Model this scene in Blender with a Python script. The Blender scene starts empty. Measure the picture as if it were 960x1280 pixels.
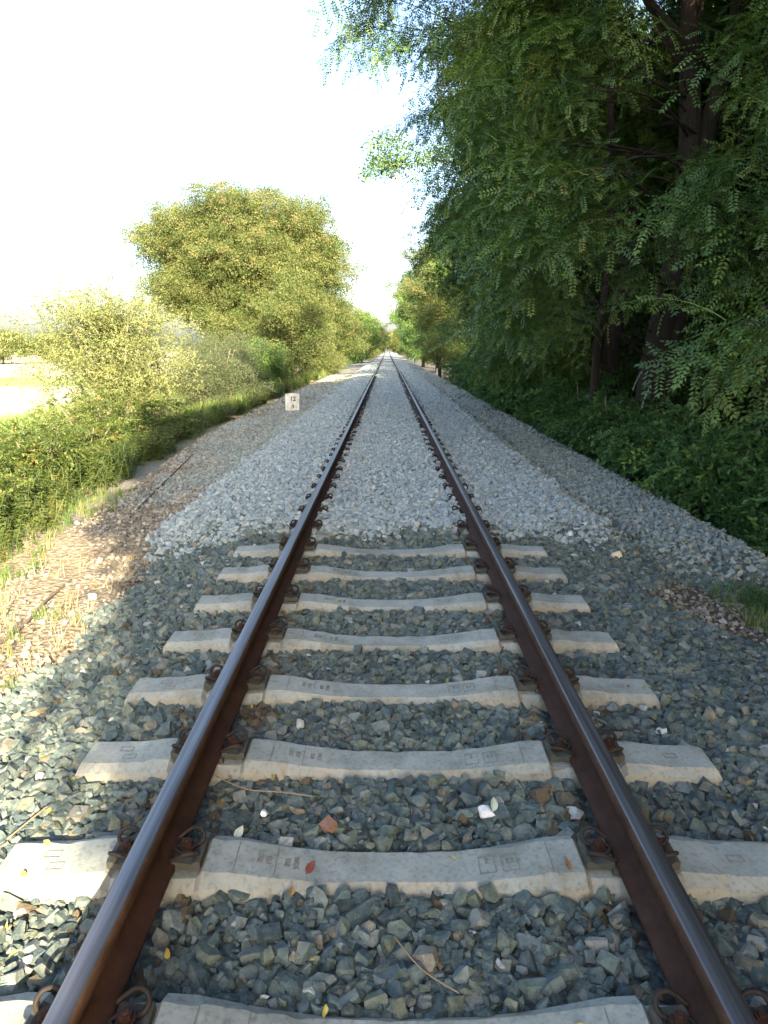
import bpy, bmesh, math, random
import numpy as np
from mathutils import Vector, Matrix, noise, Euler

SC = bpy.context.scene
COL = SC.collection
rng = np.random.default_rng(7)
random.seed(7)
R = math.radians

# ------------------------------------------------------------------ camera
CAM_Z = 1.679
cam_d = bpy.data.cameras.new('camera')
cam_d.sensor_fit = 'VERTICAL'; cam_d.sensor_height = 24.0; cam_d.lens = 860 / 1280 * 24.0
cam_d.clip_start = 0.05; cam_d.clip_end = 3000
cam = bpy.data.objects.new('camera', cam_d); COL.objects.link(cam)
cam.location = (-0.03, 0, CAM_Z)
cam.rotation_euler = (R(90 - 13.6), 0, R(0.26))
SC.camera = cam

# ------------------------------------------------------------------ world, sun, exposure
SUN_EL = R(25)
SUN_DIR = Vector((0.345, -0.94, 0)).normalized()          # towards the sun, on the ground plane
SUN_AZ = math.atan2(SUN_DIR.x, SUN_DIR.y)                # clockwise from +Y
world = bpy.data.worlds.new('World'); SC.world = world; world.use_nodes = True
wn = world.node_tree.nodes; wl = world.node_tree.links
bg = wn['Background']
sky = wn.new('ShaderNodeTexSky'); sky.sky_type = 'NISHITA'; sky.sun_disc = False
sky.sun_elevation = SUN_EL; sky.sun_rotation = SUN_AZ
sky.air_density = 1.0; sky.dust_density = 3.5; sky.ozone_density = 1.0; sky.altitude = 100
wl.new(sky.outputs[0], bg.inputs[0]); bg.inputs[1].default_value = 0.085
sun_d = bpy.data.lights.new('sun', 'SUN'); sun_d.energy = 5.0; sun_d.angle = R(0.53)
sun_d.color = (1.0, 0.82, 0.57)
sun = bpy.data.objects.new('sun', sun_d); COL.objects.link(sun)
sv = Vector((SUN_DIR.x * math.cos(SUN_EL), SUN_DIR.y * math.cos(SUN_EL), math.sin(SUN_EL)))
sun.rotation_euler = sv.to_track_quat('Z', 'Y').to_euler(); sun.location = (6, -12, 20)
SC.view_settings.view_transform = 'Standard'; SC.view_settings.look = 'None'
SC.view_settings.gamma = 1.0; SC.view_settings.exposure = 2.85
SC.view_settings.use_curve_mapping = False
SC.cycles.max_bounces = 7; SC.cycles.diffuse_bounces = 4; SC.cycles.glossy_bounces = 2
SC.cycles.transmission_bounces = 4; SC.cycles.transparent_max_bounces = 4
SC.cycles.use_denoising = True

# ------------------------------------------------------------------ helpers
def tag(o, label=None, cat=None, group=None, kind=None):
    if label: o['label'] = label
    if cat: o['category'] = cat
    if group: o['group'] = group
    if kind: o['kind'] = kind
    return o

def link(name, me, mat=None, parent=None, loc=None):
    o = bpy.data.objects.new(name, me); COL.objects.link(o)
    if mat is not None and me is not None and not me.materials: me.materials.append(mat)
    if parent is not None: o.parent = parent
    if loc is not None: o.location = loc
    return o

def empty(name, loc=(0, 0, 0), rz=0.0):
    o = bpy.data.objects.new(name, None); COL.objects.link(o); o.empty_display_size = .2
    o.location = loc; o.rotation_euler = (0, 0, rz); return o

def mesh(name, verts, faces, smooth=False):
    me = bpy.data.meshes.new(name); me.from_pydata([tuple(v) for v in verts], [], [tuple(f) for f in faces])
    if smooth: me.polygons.foreach_set('use_smooth', [True] * len(me.polygons))
    me.update(); return me

class MB:
    def __init__(s): s.v = []; s.f = []; s.m = []
    def add(s, v, f, m=0):
        n = len(s.v); s.v += [tuple(p) for p in v]; s.f += [tuple(i + n for i in q) for q in f]; s.m += [m] * len(f)
    def box(s, c, d, m=0, rz=0):
        c = Vector(c); M = Matrix.Rotation(rz, 3, 'Z')
        v = [c + M @ Vector((x * d[0] / 2, y * d[1] / 2, z * d[2] / 2)) for x in (-1, 1) for y in (-1, 1) for z in (-1, 1)]
        s.add(v, [(0, 1, 3, 2), (4, 6, 7, 5), (0, 4, 5, 1), (2, 3, 7, 6), (0, 2, 6, 4), (1, 5, 7, 3)], m)
    def tube(s, pts, rad, n=6, m=0, cap=True):
        pts = [Vector(p) for p in pts]
        rad = rad if hasattr(rad, '__len__') else [rad] * len(pts)
        rings = []; up = Vector((0, 0, 1))
        t0 = (pts[1] - pts[0]).normalized()
        a = t0.cross(up) if abs(t0.z) < .9 else t0.cross(Vector((1, 0, 0)))
        a.normalize()
        for i, p in enumerate(pts):
            t = (pts[min(i + 1, len(pts) - 1)] - pts[max(i - 1, 0)]).normalized()
            a = (a - t * a.dot(t)).normalized(); b = t.cross(a)
            rings.append([p + (a * math.cos(k * 2 * math.pi / n) + b * math.sin(k * 2 * math.pi / n)) * rad[i] for k in range(n)])
        v = [q for r in rings for q in r]
        f = [(i * n + k, i * n + (k + 1) % n, (i + 1) * n + (k + 1) % n, (i + 1) * n + k) for i in range(len(pts) - 1) for k in range(n)]
        if cap: f += [tuple(range(n - 1, -1, -1)), tuple((len(pts) - 1) * n + k for k in range(n))]
        s.add(v, f, m)
    def mesh(s, name, mats=(), smooth=False):
        me = mesh(name, s.v, s.f, smooth)
        for m in mats: me.materials.append(m)
        if len(mats) > 1: me.polygons.foreach_set('material_index', s.m)
        return me

def smooth01(a, b, x):
    t = np.clip((x - a) / (b - a), 0, 1); return t * t * (3 - 2 * t)

def P(y):
    """gentle fall of the line away from the camera"""
    y = np.asarray(y, float)
    return -0.0042 * np.clip(y - 5, 0, 150) - 0.0 * y

# ------------------------------------------------------------------ materials
def mat(name):
    m = bpy.data.materials.new(name); m.use_nodes = True
    nt = m.node_tree; b = nt.nodes['Principled BSDF']
    return m, nt, b

def ramp(nt, stops, interp='LINEAR'):
    r = nt.nodes.new('ShaderNodeValToRGB'); cr = r.color_ramp; cr.interpolation = interp
    while len(cr.elements) < len(stops): cr.elements.new(0.5)
    for e, (p, c) in zip(cr.elements, stops): e.position = p; e.color = (*c, 1)
    return r

def noise_node(nt, scale, detail=4, rough=.6, coord='Object', vec=None):
    n = nt.nodes.new('ShaderNodeTexNoise'); n.inputs['Scale'].default_value = scale
    n.inputs['Detail'].default_value = detail; n.inputs['Roughness'].default_value = rough
    if vec is None:
        tc = nt.nodes.new('ShaderNodeTexCoord'); vec = tc.outputs[coord]
    nt.links.new(vec, n.inputs['Vector']); return n

def mix(nt, fac, a, b, mode='MIX'):
    m = nt.nodes.new('ShaderNodeMix'); m.data_type = 'RGBA'; m.blend_type = mode
    for s, v in ((0, fac), (6, a), (7, b)):
        if isinstance(v, (int, float)): m.inputs[s].default_value = v
        elif isinstance(v, tuple): m.inputs[s].default_value = (*v, 1)
        else: nt.links.new(v, m.inputs[s])
    return m.outputs[2]

def bump(nt, b, h, strength, dist):
    n = nt.nodes.new('ShaderNodeBump'); n.inputs['Strength'].default_value = strength; n.inputs['Distance'].default_value = dist
    nt.links.new(h, n.inputs['Height']); nt.links.new(n.outputs[0], b.inputs['Normal'])

def stone_mat(name, stops, dust, dustcol):
    m, nt, b = mat(name)
    oi = nt.nodes.new('ShaderNodeObjectInfo')
    r = ramp(nt, stops, 'LINEAR'); nt.links.new(oi.outputs['Random'], r.inputs[0])
    n = noise_node(nt, 3.0, 6, .7)
    rr = ramp(nt, [(.3, (.6, .6, .6)), (.7, (1.35, 1.35, 1.35))]); nt.links.new(n.outputs[0], rr.inputs[0])
    c = mix(nt, 1.0, r.outputs[0], rr.outputs[0], 'MULTIPLY')
    n2 = noise_node(nt, 1.7, 3, .5, 'Object')
    r2 = ramp(nt, [(.45, (0, 0, 0)), (.75, (dust, dust, dust))]); nt.links.new(n2.outputs[0], r2.inputs[0])
    c = mix(nt, r2.outputs[0], c, dustcol)
    nt.links.new(c, b.inputs['Base Color'])
    b.inputs['Roughness'].default_value = .78; b.inputs['Specular IOR Level'].default_value = .35
    n3 = noise_node(nt, 9, 5, .7); bump(nt, b, n3.outputs[0], .5, .03)
    return m

OLD = [(0, (0.036, 0.056, 0.056)), (0.3, (0.067, 0.102, 0.103)), (0.55, (0.091, 0.127, 0.121)), (0.72, (0.11, 0.132, 0.094)), (0.9, (0.15, 0.186, 0.179)), (0.975, (0.174, 0.153, 0.103)), (0.988, (0.213, 0.22, 0.206)), (0.995, (0.395, 0.416, 0.393)), (1, (0.434, 0.448, 0.428))]
FRESH = [(0, (0.172, 0.22, 0.228)), (0.3, (0.221, 0.277, 0.282)), (0.6, (0.263, 0.322, 0.324)), (0.85, (0.312, 0.369, 0.369)), (0.96, (0.305, 0.315, 0.292)), (1, (0.438, 0.467, 0.458))]
SHOULD = [(0, (0.128, 0.164, 0.155)), (0.4, (0.197, 0.242, 0.228)), (0.75, (0.265, 0.316, 0.29)), (0.95, (0.257, 0.238, 0.182)), (1, (0.385, 0.401, 0.364))]
DIRTY = [(0, (0.095, 0.092, 0.072)), (0.4, (0.171, 0.161, 0.128)), (0.75, (0.257, 0.239, 0.191)), (1, (0.399, 0.368, 0.306))]
M_OLD = stone_mat('old ballast stone', OLD, .5, (.2, .2, .17))
RUSTY = [(0, (0.051, 0.043, 0.03)), (0.4, (0.102, 0.081, 0.051)), (0.8, (0.145, 0.119, 0.072)), (1, (0.17, 0.162, 0.111))]
M_RUSTY = stone_mat('rust stained stone', RUSTY, .4, (.13, .09, .05))
M_FRESH = stone_mat('fresh ballast stone', FRESH, .6, (.42, .45, .45))
M_SHOULD = stone_mat('shoulder gravel', SHOULD, .5, (.3, .3, .27))
M_DIRTY = stone_mat('dirty gravel', DIRTY, .6, (.25, .21, .16))

def concrete():
    m, nt, b = mat('weathered concrete')
    tc = nt.nodes.new('ShaderNodeTexCoord')
    oi = nt.nodes.new('ShaderNodeObjectInfo'); va = nt.nodes.new('ShaderNodeVectorMath'); va.operation = 'ADD'
    nt.links.new(tc.outputs['Object'], va.inputs[0]); nt.links.new(oi.outputs['Location'], va.inputs[1]); vec = va.outputs[0]
    n = noise_node(nt, 5, 8, .7, vec=vec)
    r = ramp(nt, [(.3, (.20, .22, .195)), (.55, (.265, .285, .255)), (.75, (.335, .35, .31))]); nt.links.new(n.outputs[0], r.inputs[0])
    # dust and rust staining low on the flanks
    g = nt.nodes.new('ShaderNodeNewGeometry'); sx = nt.nodes.new('ShaderNodeSeparateXYZ'); nt.links.new(tc.outputs['Object'], sx.inputs[0])
    mr = nt.nodes.new('ShaderNodeMapRange'); mr.inputs[1].default_value = .03; mr.inputs[2].default_value = -.05
    sn = nt.nodes.new('ShaderNodeSeparateXYZ'); nt.links.new(g.outputs['Normal'], sn.inputs[0])
    mr2 = nt.nodes.new('ShaderNodeMapRange'); mr2.inputs[1].default_value = .93; mr2.inputs[2].default_value = .75
    nt.links.new(sn.outputs[2], mr2.inputs[0])
    n2 = noise_node(nt, 4, 6, .7, vec=vec)
    r2 = ramp(nt, [(.42, (.1, .1, .1)), (.7, (.65, .65, .65))]); nt.links.new(n2.outputs[0], r2.inputs[0])
    mm = nt.nodes.new('ShaderNodeMath'); mm.operation = 'MULTIPLY'; nt.links.new(mr2.outputs[0], mm.inputs[0]); nt.links.new(r2.outputs[0], mm.inputs[1])
    c = mix(nt, mm.outputs[0], r.outputs[0], (.29, .21, .125))
    n3 = noise_node(nt, 60, 4, .6)
    r3 = ramp(nt, [(.33, (.55, .53, .5)), (.5, (1, 1, 1))]); nt.links.new(n3.outputs[0], r3.inputs[0])
    c = mix(nt, .6, c, r3.outputs[0], 'MULTIPLY')
    n4 = noise_node(nt, 1.6, 6, .75, vec=vec); r4 = ramp(nt, [(.35, (.6, .57, .5)), (.52, (1, 1, 1))]); nt.links.new(n4.outputs[0], r4.inputs[0])
    c = mix(nt, .8, c, r4.outputs[0], 'MULTIPLY')
    nt.links.new(c, b.inputs['Base Color']); b.inputs['Roughness'].default_value = .9
    bump(nt, b, n3.outputs[0], .35, .004)
    return m
M_CONC = concrete()
M_MARK, nt, b = mat('painted groove shade'); b.inputs['Base Color'].default_value = (.15, .145, .12, 1); b.inputs['Roughness'].default_value = 1  # dark tone stands for shade in stamped grooves; strips lie on top

def rust(name, a, bb, c, rough=.8):
    m, nt, b = mat(name)
    n = noise_node(nt, 14, 8, .75); r = ramp(nt, [(.3, a), (.55, bb), (.75, c)]); nt.links.new(n.outputs[0], r.inputs[0])
    nt.links.new(r.outputs[0], b.inputs['Base Color']); b.inputs['Roughness'].default_value = rough; b.inputs['Specular IOR Level'].default_value = .15
    n2 = noise_node(nt, 120, 4, .6); bump(nt, b, n2.outputs[0], .4, .002)
    return m
M_RUST = rust('dark rail rust', (.022, .011, .007), (.042, .020, .013), (.064, .032, .019))
M_RUST2 = rust('orange rail rust', (.03, .018, .012), (.065, .034, .02), (.095, .05, .03))
M_CLIP = rust('rusty clip steel', (.016, .014, .012), (.03, .024, .02), (.05, .038, .03), .65)
M_BOLT = rust('red brown bolt', (.025, .014, .011), (.045, .022, .016), (.07, .038, .026), .7)
M_PLATE = rust('dirty guide plate', (.035, .035, .03), (.06, .06, .05), (.1, .09, .07), .7)

def steel():
    m, nt, b = mat('worn rail steel')
    tc = nt.nodes.new('ShaderNodeTexCoord'); mp = nt.nodes.new('ShaderNodeMapping'); mp.inputs['Scale'].default_value = (48, .7, 12)
    nt.links.new(tc.outputs['Object'], mp.inputs[0]); n = noise_node(nt, 1, 5, .65, vec=mp.outputs[0])
    r = ramp(nt, [(.25, (.075, .066, .06)), (.5, (.155, .15, .155)), (.75, (.27, .27, .285))]); nt.links.new(n.outputs[0], r.inputs[0])
    nt.links.new(r.outputs[0], b.inputs['Base Color']); b.inputs['Metallic'].default_value = .85
    mr = nt.nodes.new('ShaderNodeMapRange'); mr.inputs[3].default_value = .36; mr.inputs[4].default_value = .55
    nt.links.new(n.outputs[0], mr.inputs[0]); nt.links.new(mr.outputs[0], b.inputs['Roughness'])
    return m
M_STEEL = steel()

def leaf_mat(name, stops, trans=.35, rough=.55):
    m, nt, b = mat(name); out = nt.nodes['Material Output']
    oi = nt.nodes.new('ShaderNodeObjectInfo'); r = ramp(nt, stops); nt.links.new(oi.outputs['Random'], r.inputs[0])
    nt.links.new(r.outputs[0], b.inputs['Base Color']); b.inputs['Roughness'].default_value = rough
    b.inputs['Specular IOR Level'].default_value = .35
    t = nt.nodes.new('ShaderNodeBsdfTranslucent')
    c = mix(nt, 1.0, r.outputs[0], (1.25, 1.35, .7), 'MULTIPLY'); nt.links.new(c, t.inputs[0])
    ms = nt.nodes.new('ShaderNodeMixShader'); ms.inputs[0].default_value = trans
    nt.links.new(b.outputs[0], ms.inputs[1]); nt.links.new(t.outputs[0], ms.inputs[2]); nt.links.new(ms.outputs[0], out.inputs[0])
    return m
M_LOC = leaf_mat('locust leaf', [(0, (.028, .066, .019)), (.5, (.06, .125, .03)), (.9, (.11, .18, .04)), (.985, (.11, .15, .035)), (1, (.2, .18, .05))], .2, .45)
M_LOCL = leaf_mat('painted-sunlit locust leaf', [(0, (0.053, 0.086, 0.021)), (0.5, (0.092, 0.119, 0.034)), (0.85, (0.131, 0.148, 0.049)), (0.985, (0.148, 0.156, 0.057)), (1, (0.164, 0.131, 0.057))])  # lighter copy of the locust leaf, sunlight painted into its colour
M_POD = leaf_mat('brown seed pods', [(0, (.20, .15, .07)), (.5, (.24, .17, .085)), (1, (.20, .19, .07))], .15)
M_WIL = leaf_mat('pale bush leaf', [(0, (0.107, 0.135, 0.045)), (0.5, (0.164, 0.193, 0.07)), (1, (0.246, 0.254, 0.115))], .35)
M_GRN = leaf_mat('undergrowth leaf', [(0, (.035, .085, .027)), (.5, (.058, .13, .038)), (.9, (.085, .17, .045)), (1, (.18, .26, .06))], .3)
M_BRM = leaf_mat('bramble leaf', [(0, (0.034, 0.059, 0.012)), (0.5, (0.059, 0.09, 0.018)), (0.9, (0.094, 0.123, 0.026)), (1, (0.164, 0.139, 0.041))], .3)
M_GREY = leaf_mat('grey green leaf', [(0, (.05, .07, .032)), (1, (.095, .115, .055))], .25)
M_GRASS = leaf_mat('grass blade', [(0, (.06, .12, .025)), (.5, (.105, .175, .04)), (.8, (.17, .20, .065)), (1, (.30, .25, .13))], .35)
M_STRAW = leaf_mat('dry straw', [(0, (0.279, 0.197, 0.098)), (0.6, (0.377, 0.287, 0.156)), (1, (0.451, 0.369, 0.23))], .2)
M_YEL = leaf_mat('yellow fallen leaf', [(0, (.3, .22, .04)), (.6, (.25, .24, .06)), (1, (.22, .12, .05))], .1)
M_RED = leaf_mat('red fallen leaf', [(0, (.11, .03, .02)), (1, (.11, .03, .02))], .1)
M_PALEL = leaf_mat('pale fallen leaf', [(0, (.45, .5, .4)), (1, (.45, .5, .4))], .1)

def bark(name, a, bb):
    m, nt, b = mat(name)
    tc = nt.nodes.new('ShaderNodeTexCoord'); mp = nt.nodes.new('ShaderNodeMapping'); mp.inputs['Scale'].default_value = (9, 9, 1.4)
    nt.links.new(tc.outputs['Object'], mp.inputs[0]); n = noise_node(nt, 1.5, 8, .7, vec=mp.outputs[0])
    r = ramp(nt, [(.35, a), (.65, bb)]); nt.links.new(n.outputs[0], r.inputs[0]); nt.links.new(r.outputs[0], b.inputs['Base Color'])
    b.inputs['Roughness'].default_value = .95; bump(nt, b, n.outputs[0], 1, .06)
    return m
M_BARK = bark('furrowed bark', (.010, .008, .006), (.028, .021, .016))
M_STEM = bark('bush stem', (.13, .12, .08), (.26, .23, .16))

# ------------------------------------------------------------------ geometry-nodes scatter
def proto_col(name, meshes, m):
    c = bpy.data.collections.new(name)
    for i, me in enumerate(meshes):
        if m and not me.materials: me.materials.append(m)
        o = bpy.data.objects.new(f'{name}_{i:02d}', me); c.objects.link(o)
    return c
_ng = {}
def scatter_group(col):
    if col.name in _ng: return _ng[col.name]
    ng = bpy.data.node_groups.new('scatter_' + col.name, 'GeometryNodeTree')
    ng.interface.new_socket('Geometry', in_out='INPUT', socket_type='NodeSocketGeometry')
    ng.interface.new_socket('Geometry', in_out='OUTPUT', socket_type='NodeSocketGeometry')
    N = ng.nodes; L = ng.links
    gi = N.new('NodeGroupInput'); go = N.new('NodeGroupOutput')
    ip = N.new('GeometryNodeInstanceOnPoints'); ci = N.new('GeometryNodeCollectionInfo')
    ci.inputs['Collection'].default_value = col; ci.inputs['Separate Children'].default_value = True; ci.inputs['Reset Children'].default_value = True
    def attr(n, t):
        a = N.new('GeometryNodeInputNamedAttribute'); a.data_type = t; a.inputs['Name'].default_value = n
        return next(s for s in a.outputs if s.enabled and s.name == 'Attribute')
    er = N.new('FunctionNodeEulerToRotation')
    L.new(gi.outputs[0], ip.inputs['Points']); L.new(ci.outputs[0], ip.inputs['Instance'])
    ip.inputs['Pick Instance'].default_value = True
    L.new(attr('idx', 'INT'), ip.inputs['Instance Index'])
    L.new(attr('rot', 'FLOAT_VECTOR'), er.inputs[0]); L.new(er.outputs[0], ip.inputs['Rotation'])
    L.new(attr('scl', 'FLOAT_VECTOR'), ip.inputs['Scale'])
    L.new(ip.outputs[0], go.inputs[0])
    _ng[col.name] = ng; return ng

def scatter(name, col, pts, rot, scl, parent=None, idx=None):
    pts = np.asarray(pts, np.float32); n = len(pts)
    me = bpy.data.meshes.new(name); me.vertices.add(n); me.vertices.foreach_set('co', pts.ravel())
    scl = np.asarray(scl, np.float32)
    if scl.ndim == 1: scl = np.repeat(scl[:, None], 3, 1)
    if idx is None: idx = rng.integers(0, len(col.objects), n)
    a = me.attributes.new('rot', 'FLOAT_VECTOR', 'POINT'); a.data.foreach_set('vector', np.asarray(rot, np.float32).ravel())
    a = me.attributes.new('scl', 'FLOAT_VECTOR', 'POINT'); a.data.foreach_set('vector', scl.ravel())
    a = me.attributes.new('idx', 'INT', 'POINT'); a.data.foreach_set('value', np.asarray(idx, np.int32))
    me.update()
    o = bpy.data.objects.new(name, me); COL.objects.link(o)
    md = o.modifiers.new('scatter', 'NODES'); md.node_group = scatter_group(col)
    if parent is not None: o.parent = parent
    o['kind'] = 'stuff'
    return o

def dir_rot(d, roll):
    """euler that turns local +X to direction d"""
    d = d / np.maximum(np.linalg.norm(d, axis=1, keepdims=True), 1e-6)
    return np.stack([roll, -np.arcsin(np.clip(d[:, 2], -1, 1)), np.arctan2(d[:, 1], d[:, 0])], 1)

# ------------------------------------------------------------------ prototypes
def rock_mesh(i, ncut, flat):
    """a broken stone: a block cut by random planes"""
    r = random.Random(100 + i); bm = bmesh.new(); bmesh.ops.create_cube(bm, size=1.0)
    ax = (1, r.uniform(.6, .95), r.uniform(*flat))
    for v in bm.verts: v.co += Vector((r.uniform(-.12, .12), r.uniform(-.12, .12), r.uniform(-.12, .12)))
    for k in range(ncut):
        n = Vector((r.gauss(0, 1), r.gauss(0, 1), r.gauss(0, 1))).normalized()
        res = bmesh.ops.bisect_plane(bm, geom=bm.verts[:] + bm.edges[:] + bm.faces[:], plane_co=n * r.uniform(.36, .52), plane_no=n, clear_outer=True)
        ed = [e for e in res['geom_cut'] if isinstance(e, bmesh.types.BMEdge)]
        if ed: bmesh.ops.contextual_create(bm, geom=ed)
    for v in bm.verts: v.co = Vector((v.co.x * ax[0], v.co.y * ax[1], v.co.z * ax[2])) * .98
    bmesh.ops.triangulate(bm, faces=[f for f in bm.faces if len(f.verts) > 5])
    bmesh.ops.recalc_face_normals(bm, faces=bm.faces)
    me = bpy.data.meshes.new('stone_shape'); bm.to_mesh(me); bm.free(); return me
def rock_col(name, m, npts, n=14, flat=(.45, .8), off=0): return proto_col(name, [rock_mesh(i + off, npts, flat) for i in range(n)], m)
C_OLD = rock_col('old_rocks', M_OLD, 8, 20)
C_OLDN = rock_col('near_rocks', M_OLD, 9, 30, off=50)
C_RUSTY = rock_col('rusty_rocks', M_RUSTY, 8)
C_FRESH = rock_col('fresh_rocks', M_FRESH, 7)
C_SHOULD = rock_col('shoulder_rocks', M_SHOULD, 6)
C_DIRTY = rock_col('dirty_rocks', M_DIRTY, 6)

def leaflet(mb, base, d, side, L, W, bend=.15):
    """a four-cornered pointed leaflet with a fold"""
    d = d.normalized(); s = side.normalized(); n = d.cross(s).normalized()
    mb.add([base, base + d * L * .45 + s * W * .5 - n * W * bend, base + d * L, base + d * L * .45 - s * W * .5 - n * W * bend], [(0, 1, 2), (0, 2, 3)])

def pinnate(mb, o, d, side, L, pairs, lw, r):
    d = d.normalized(); p = Vector(o); seg = L / (pairs + 1); dd = d.copy()
    for k in range(pairs):
        dd = (dd + Vector((0, 0, -.09))).normalized(); p = p + dd * seg
        for s in (-1, 1):
            ld = (side * s * 1.0 + dd * r.uniform(.15, .45) + Vector((0, 0, -.25 + r.uniform(-.2, .15)))).normalized()
            leaflet(mb, p, ld, dd, lw * r.uniform(.8, 1.1), lw * .5)
    leaflet(mb, p, dd, side, lw, lw * .5)

def locust_spray(i):
    r = random.Random(i); mb = MB(); d = Vector((1, 0, 0)); p = Vector((0, 0, 0)); pts = [p.copy()]
    for k in range(7):
        d = (d + Vector((r.uniform(-.05, .05), r.uniform(-.15, .15), -.10))).normalized(); p = p + d * .085; pts.append(p.copy())
        s = 1 if k % 2 else -1
        side = Vector((.35, s, r.uniform(-.35, .2))).normalized()
        if k > 0: pinnate(mb, p, side, side.cross(Vector((0, 0, 1))).normalized(), r.uniform(.2, .28), 6, .05, r)
    pinnate(mb, p, d, Vector((0, 1, 0)), .24, 6, .05, r)
    mb.tube(pts, [.004] * 4 + [.002] * 4, 3)
    return mb.mesh('locust_spray')
def leafy_spray(i, L=.4, n=12, lw=.06, ratio=.6, up=0.0):
    r = random.Random(i); mb = MB(); d = Vector((1, 0, 0)); p = Vector((0, 0, 0)); pts = [p.copy()]
    for k in range(n):
        d = (d + Vector((0, r.uniform(-.12, .12), -.04 + up))).normalized(); p = p + d * (L / n); pts.append(p.copy())
        a = r.uniform(0, 6.28); side = Vector((.5, math.cos(a), .6 * math.sin(a))).normalized()
        w = side.cross(Vector((0, 0, 1))) + Vector((0, 0, r.uniform(-.5, .5)))
        leaflet(mb, p, side + Vector((0, 0, -.2)), w, lw * r.uniform(.7, 1.2), lw * ratio)
    mb.tube(pts, .003, 3); return mb.mesh('leafy_spray')
def clump_spray(i, n=46, R0=.42, lw=.10, flat=.6, ratio=.62):
    r = random.Random(i); mb = MB()
    for k in range(n):
        v = Vector((r.gauss(0, 1), r.gauss(0, 1), r.gauss(0, 1))).normalized() * R0 * r.uniform(.3, 1); v.z *= flat; v.x += R0 * .5
        d = (v + Vector((r.uniform(-.3, .3), r.uniform(-.3, .3), r.uniform(-.35, .1)))).normalized()
        leaflet(mb, v, d, Vector((r.gauss(0, 1), r.gauss(0, 1), r.gauss(0, .6))).cross(d), lw * r.uniform(.7, 1.25), lw * ratio)
    return mb.mesh('leaf_clump')
def grass_tuft(i, n=14, H=.5, spread=.12, w=.007, lean=.45):
    r = random.Random(i); mb = MB()
    for k in range(n):
        a = r.uniform(0, 6.28); b0 = Vector((r.gauss(0, spread * .5), r.gauss(0, spread * .5), 0)); h = H * r.uniform(.5, 1.1)
        ld = Vector((math.cos(a), math.sin(a), 0)) * lean * r.uniform(.2, 1); s = Vector((-math.sin(a), math.cos(a), 0)) * w
        p1 = b0 + Vector((0, 0, h * .5)) + ld * h * .3; p2 = b0 + Vector((0, 0, h * .88)) + ld * h
        mb.add([b0 - s, b0 + s, p1 + s * .8, p1 - s * .8, p2], [(0, 1, 2, 3), (3, 2, 4)])
    return mb.mesh('grass_tuft')
def weed_tuft(i, H=.5):
    r = random.Random(i); mb = MB()
    for k in range(5):
        a = r.uniform(0, 6.28); d = Vector((math.cos(a) * .35, math.sin(a) * .35, 1)).normalized(); p = Vector((r.gauss(0, .05), r.gauss(0, .05), 0)); q = [p.copy()]
        for j in range(9):
            d = (d + Vector((r.uniform(-.1, .1), r.uniform(-.1, .1), -.02))).normalized(); p = p + d * H / 9; q.append(p.copy())
            for s in range(2):
                aa = r.uniform(0, 6.28); ld = Vector((math.cos(aa), math.sin(aa), -.15)); leaflet(mb, p, ld, ld.cross(Vector((0, 0, 1))), .07 * r.uniform(.6, 1.2), .035)
        mb.tube(q, .003, 3)
    return mb.mesh('weed_tuft')

C_LOC = proto_col('locust_sprays', [locust_spray(i) for i in range(6)], M_LOC)
C_LOCF = proto_col('locust_clumps', [clump_spray(i, 46, .42, .10) for i in range(5)], M_LOC)
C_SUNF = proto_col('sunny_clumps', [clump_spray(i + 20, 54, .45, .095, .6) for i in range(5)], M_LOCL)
C_POD = proto_col('pod_clumps', [clump_spray(i + 30, 30, .3, .08) for i in range(3)], M_POD)
C_WIL = proto_col('willow_sprays', [leafy_spray(i + 40, .55, 22, .065, .34, .03) for i in range(5)], M_WIL)
C_GRN = proto_col('green_sprays', [leafy_spray(i + 50, .42, 15, .088, .62) for i in range(5)], M_GRN)
C_BRM = proto_col('bramble_sprays', [leafy_spray(i + 60, .36, 16, .055, .66) for i in range(5)], M_BRM)
C_GREYF = proto_col('grey_clumps', [clump_spray(i + 75, 60, .4, .07, .7, .4) for i in range(4)], M_GREY)
C_WILF = proto_col('pale_clumps', [clump_spray(i + 90, 60, .36, .065, .8, .42) for i in range(4)], M_WIL)
C_PALE = proto_col('pale_mix', [clump_spray(i + 94, 40, .36, .075, .9, .42) for i in range(3)] + [leafy_spray(i + 45, .7, 20, .085, .36, .05) for i in range(4)], M_WIL)
C_GREY = proto_col('grey_sprays', [leafy_spray(i + 70, .6, 20, .06, .35) for i in range(4)], M_GREY)
C_GRASS = proto_col('grass_tufts', [grass_tuft(i) for i in range(6)], M_GRASS)
C_STRAW = proto_col('straw_tufts', [grass_tuft(i + 10, 12, .22, .10, .003, 1.6) for i in range(5)], M_STRAW)
C_WEED = proto_col('weed_tufts', [weed_tuft(i) for i in range(5)], M_GRN)
C_WEEDL = proto_col('verge_weeds', [weed_tuft(i + 7) for i in range(5)], M_BRM)
C_FORE = proto_col('forest_clumps', [clump_spray(i + 80, 60, .5, .15) for i in range(4)], M_LOC)

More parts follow.
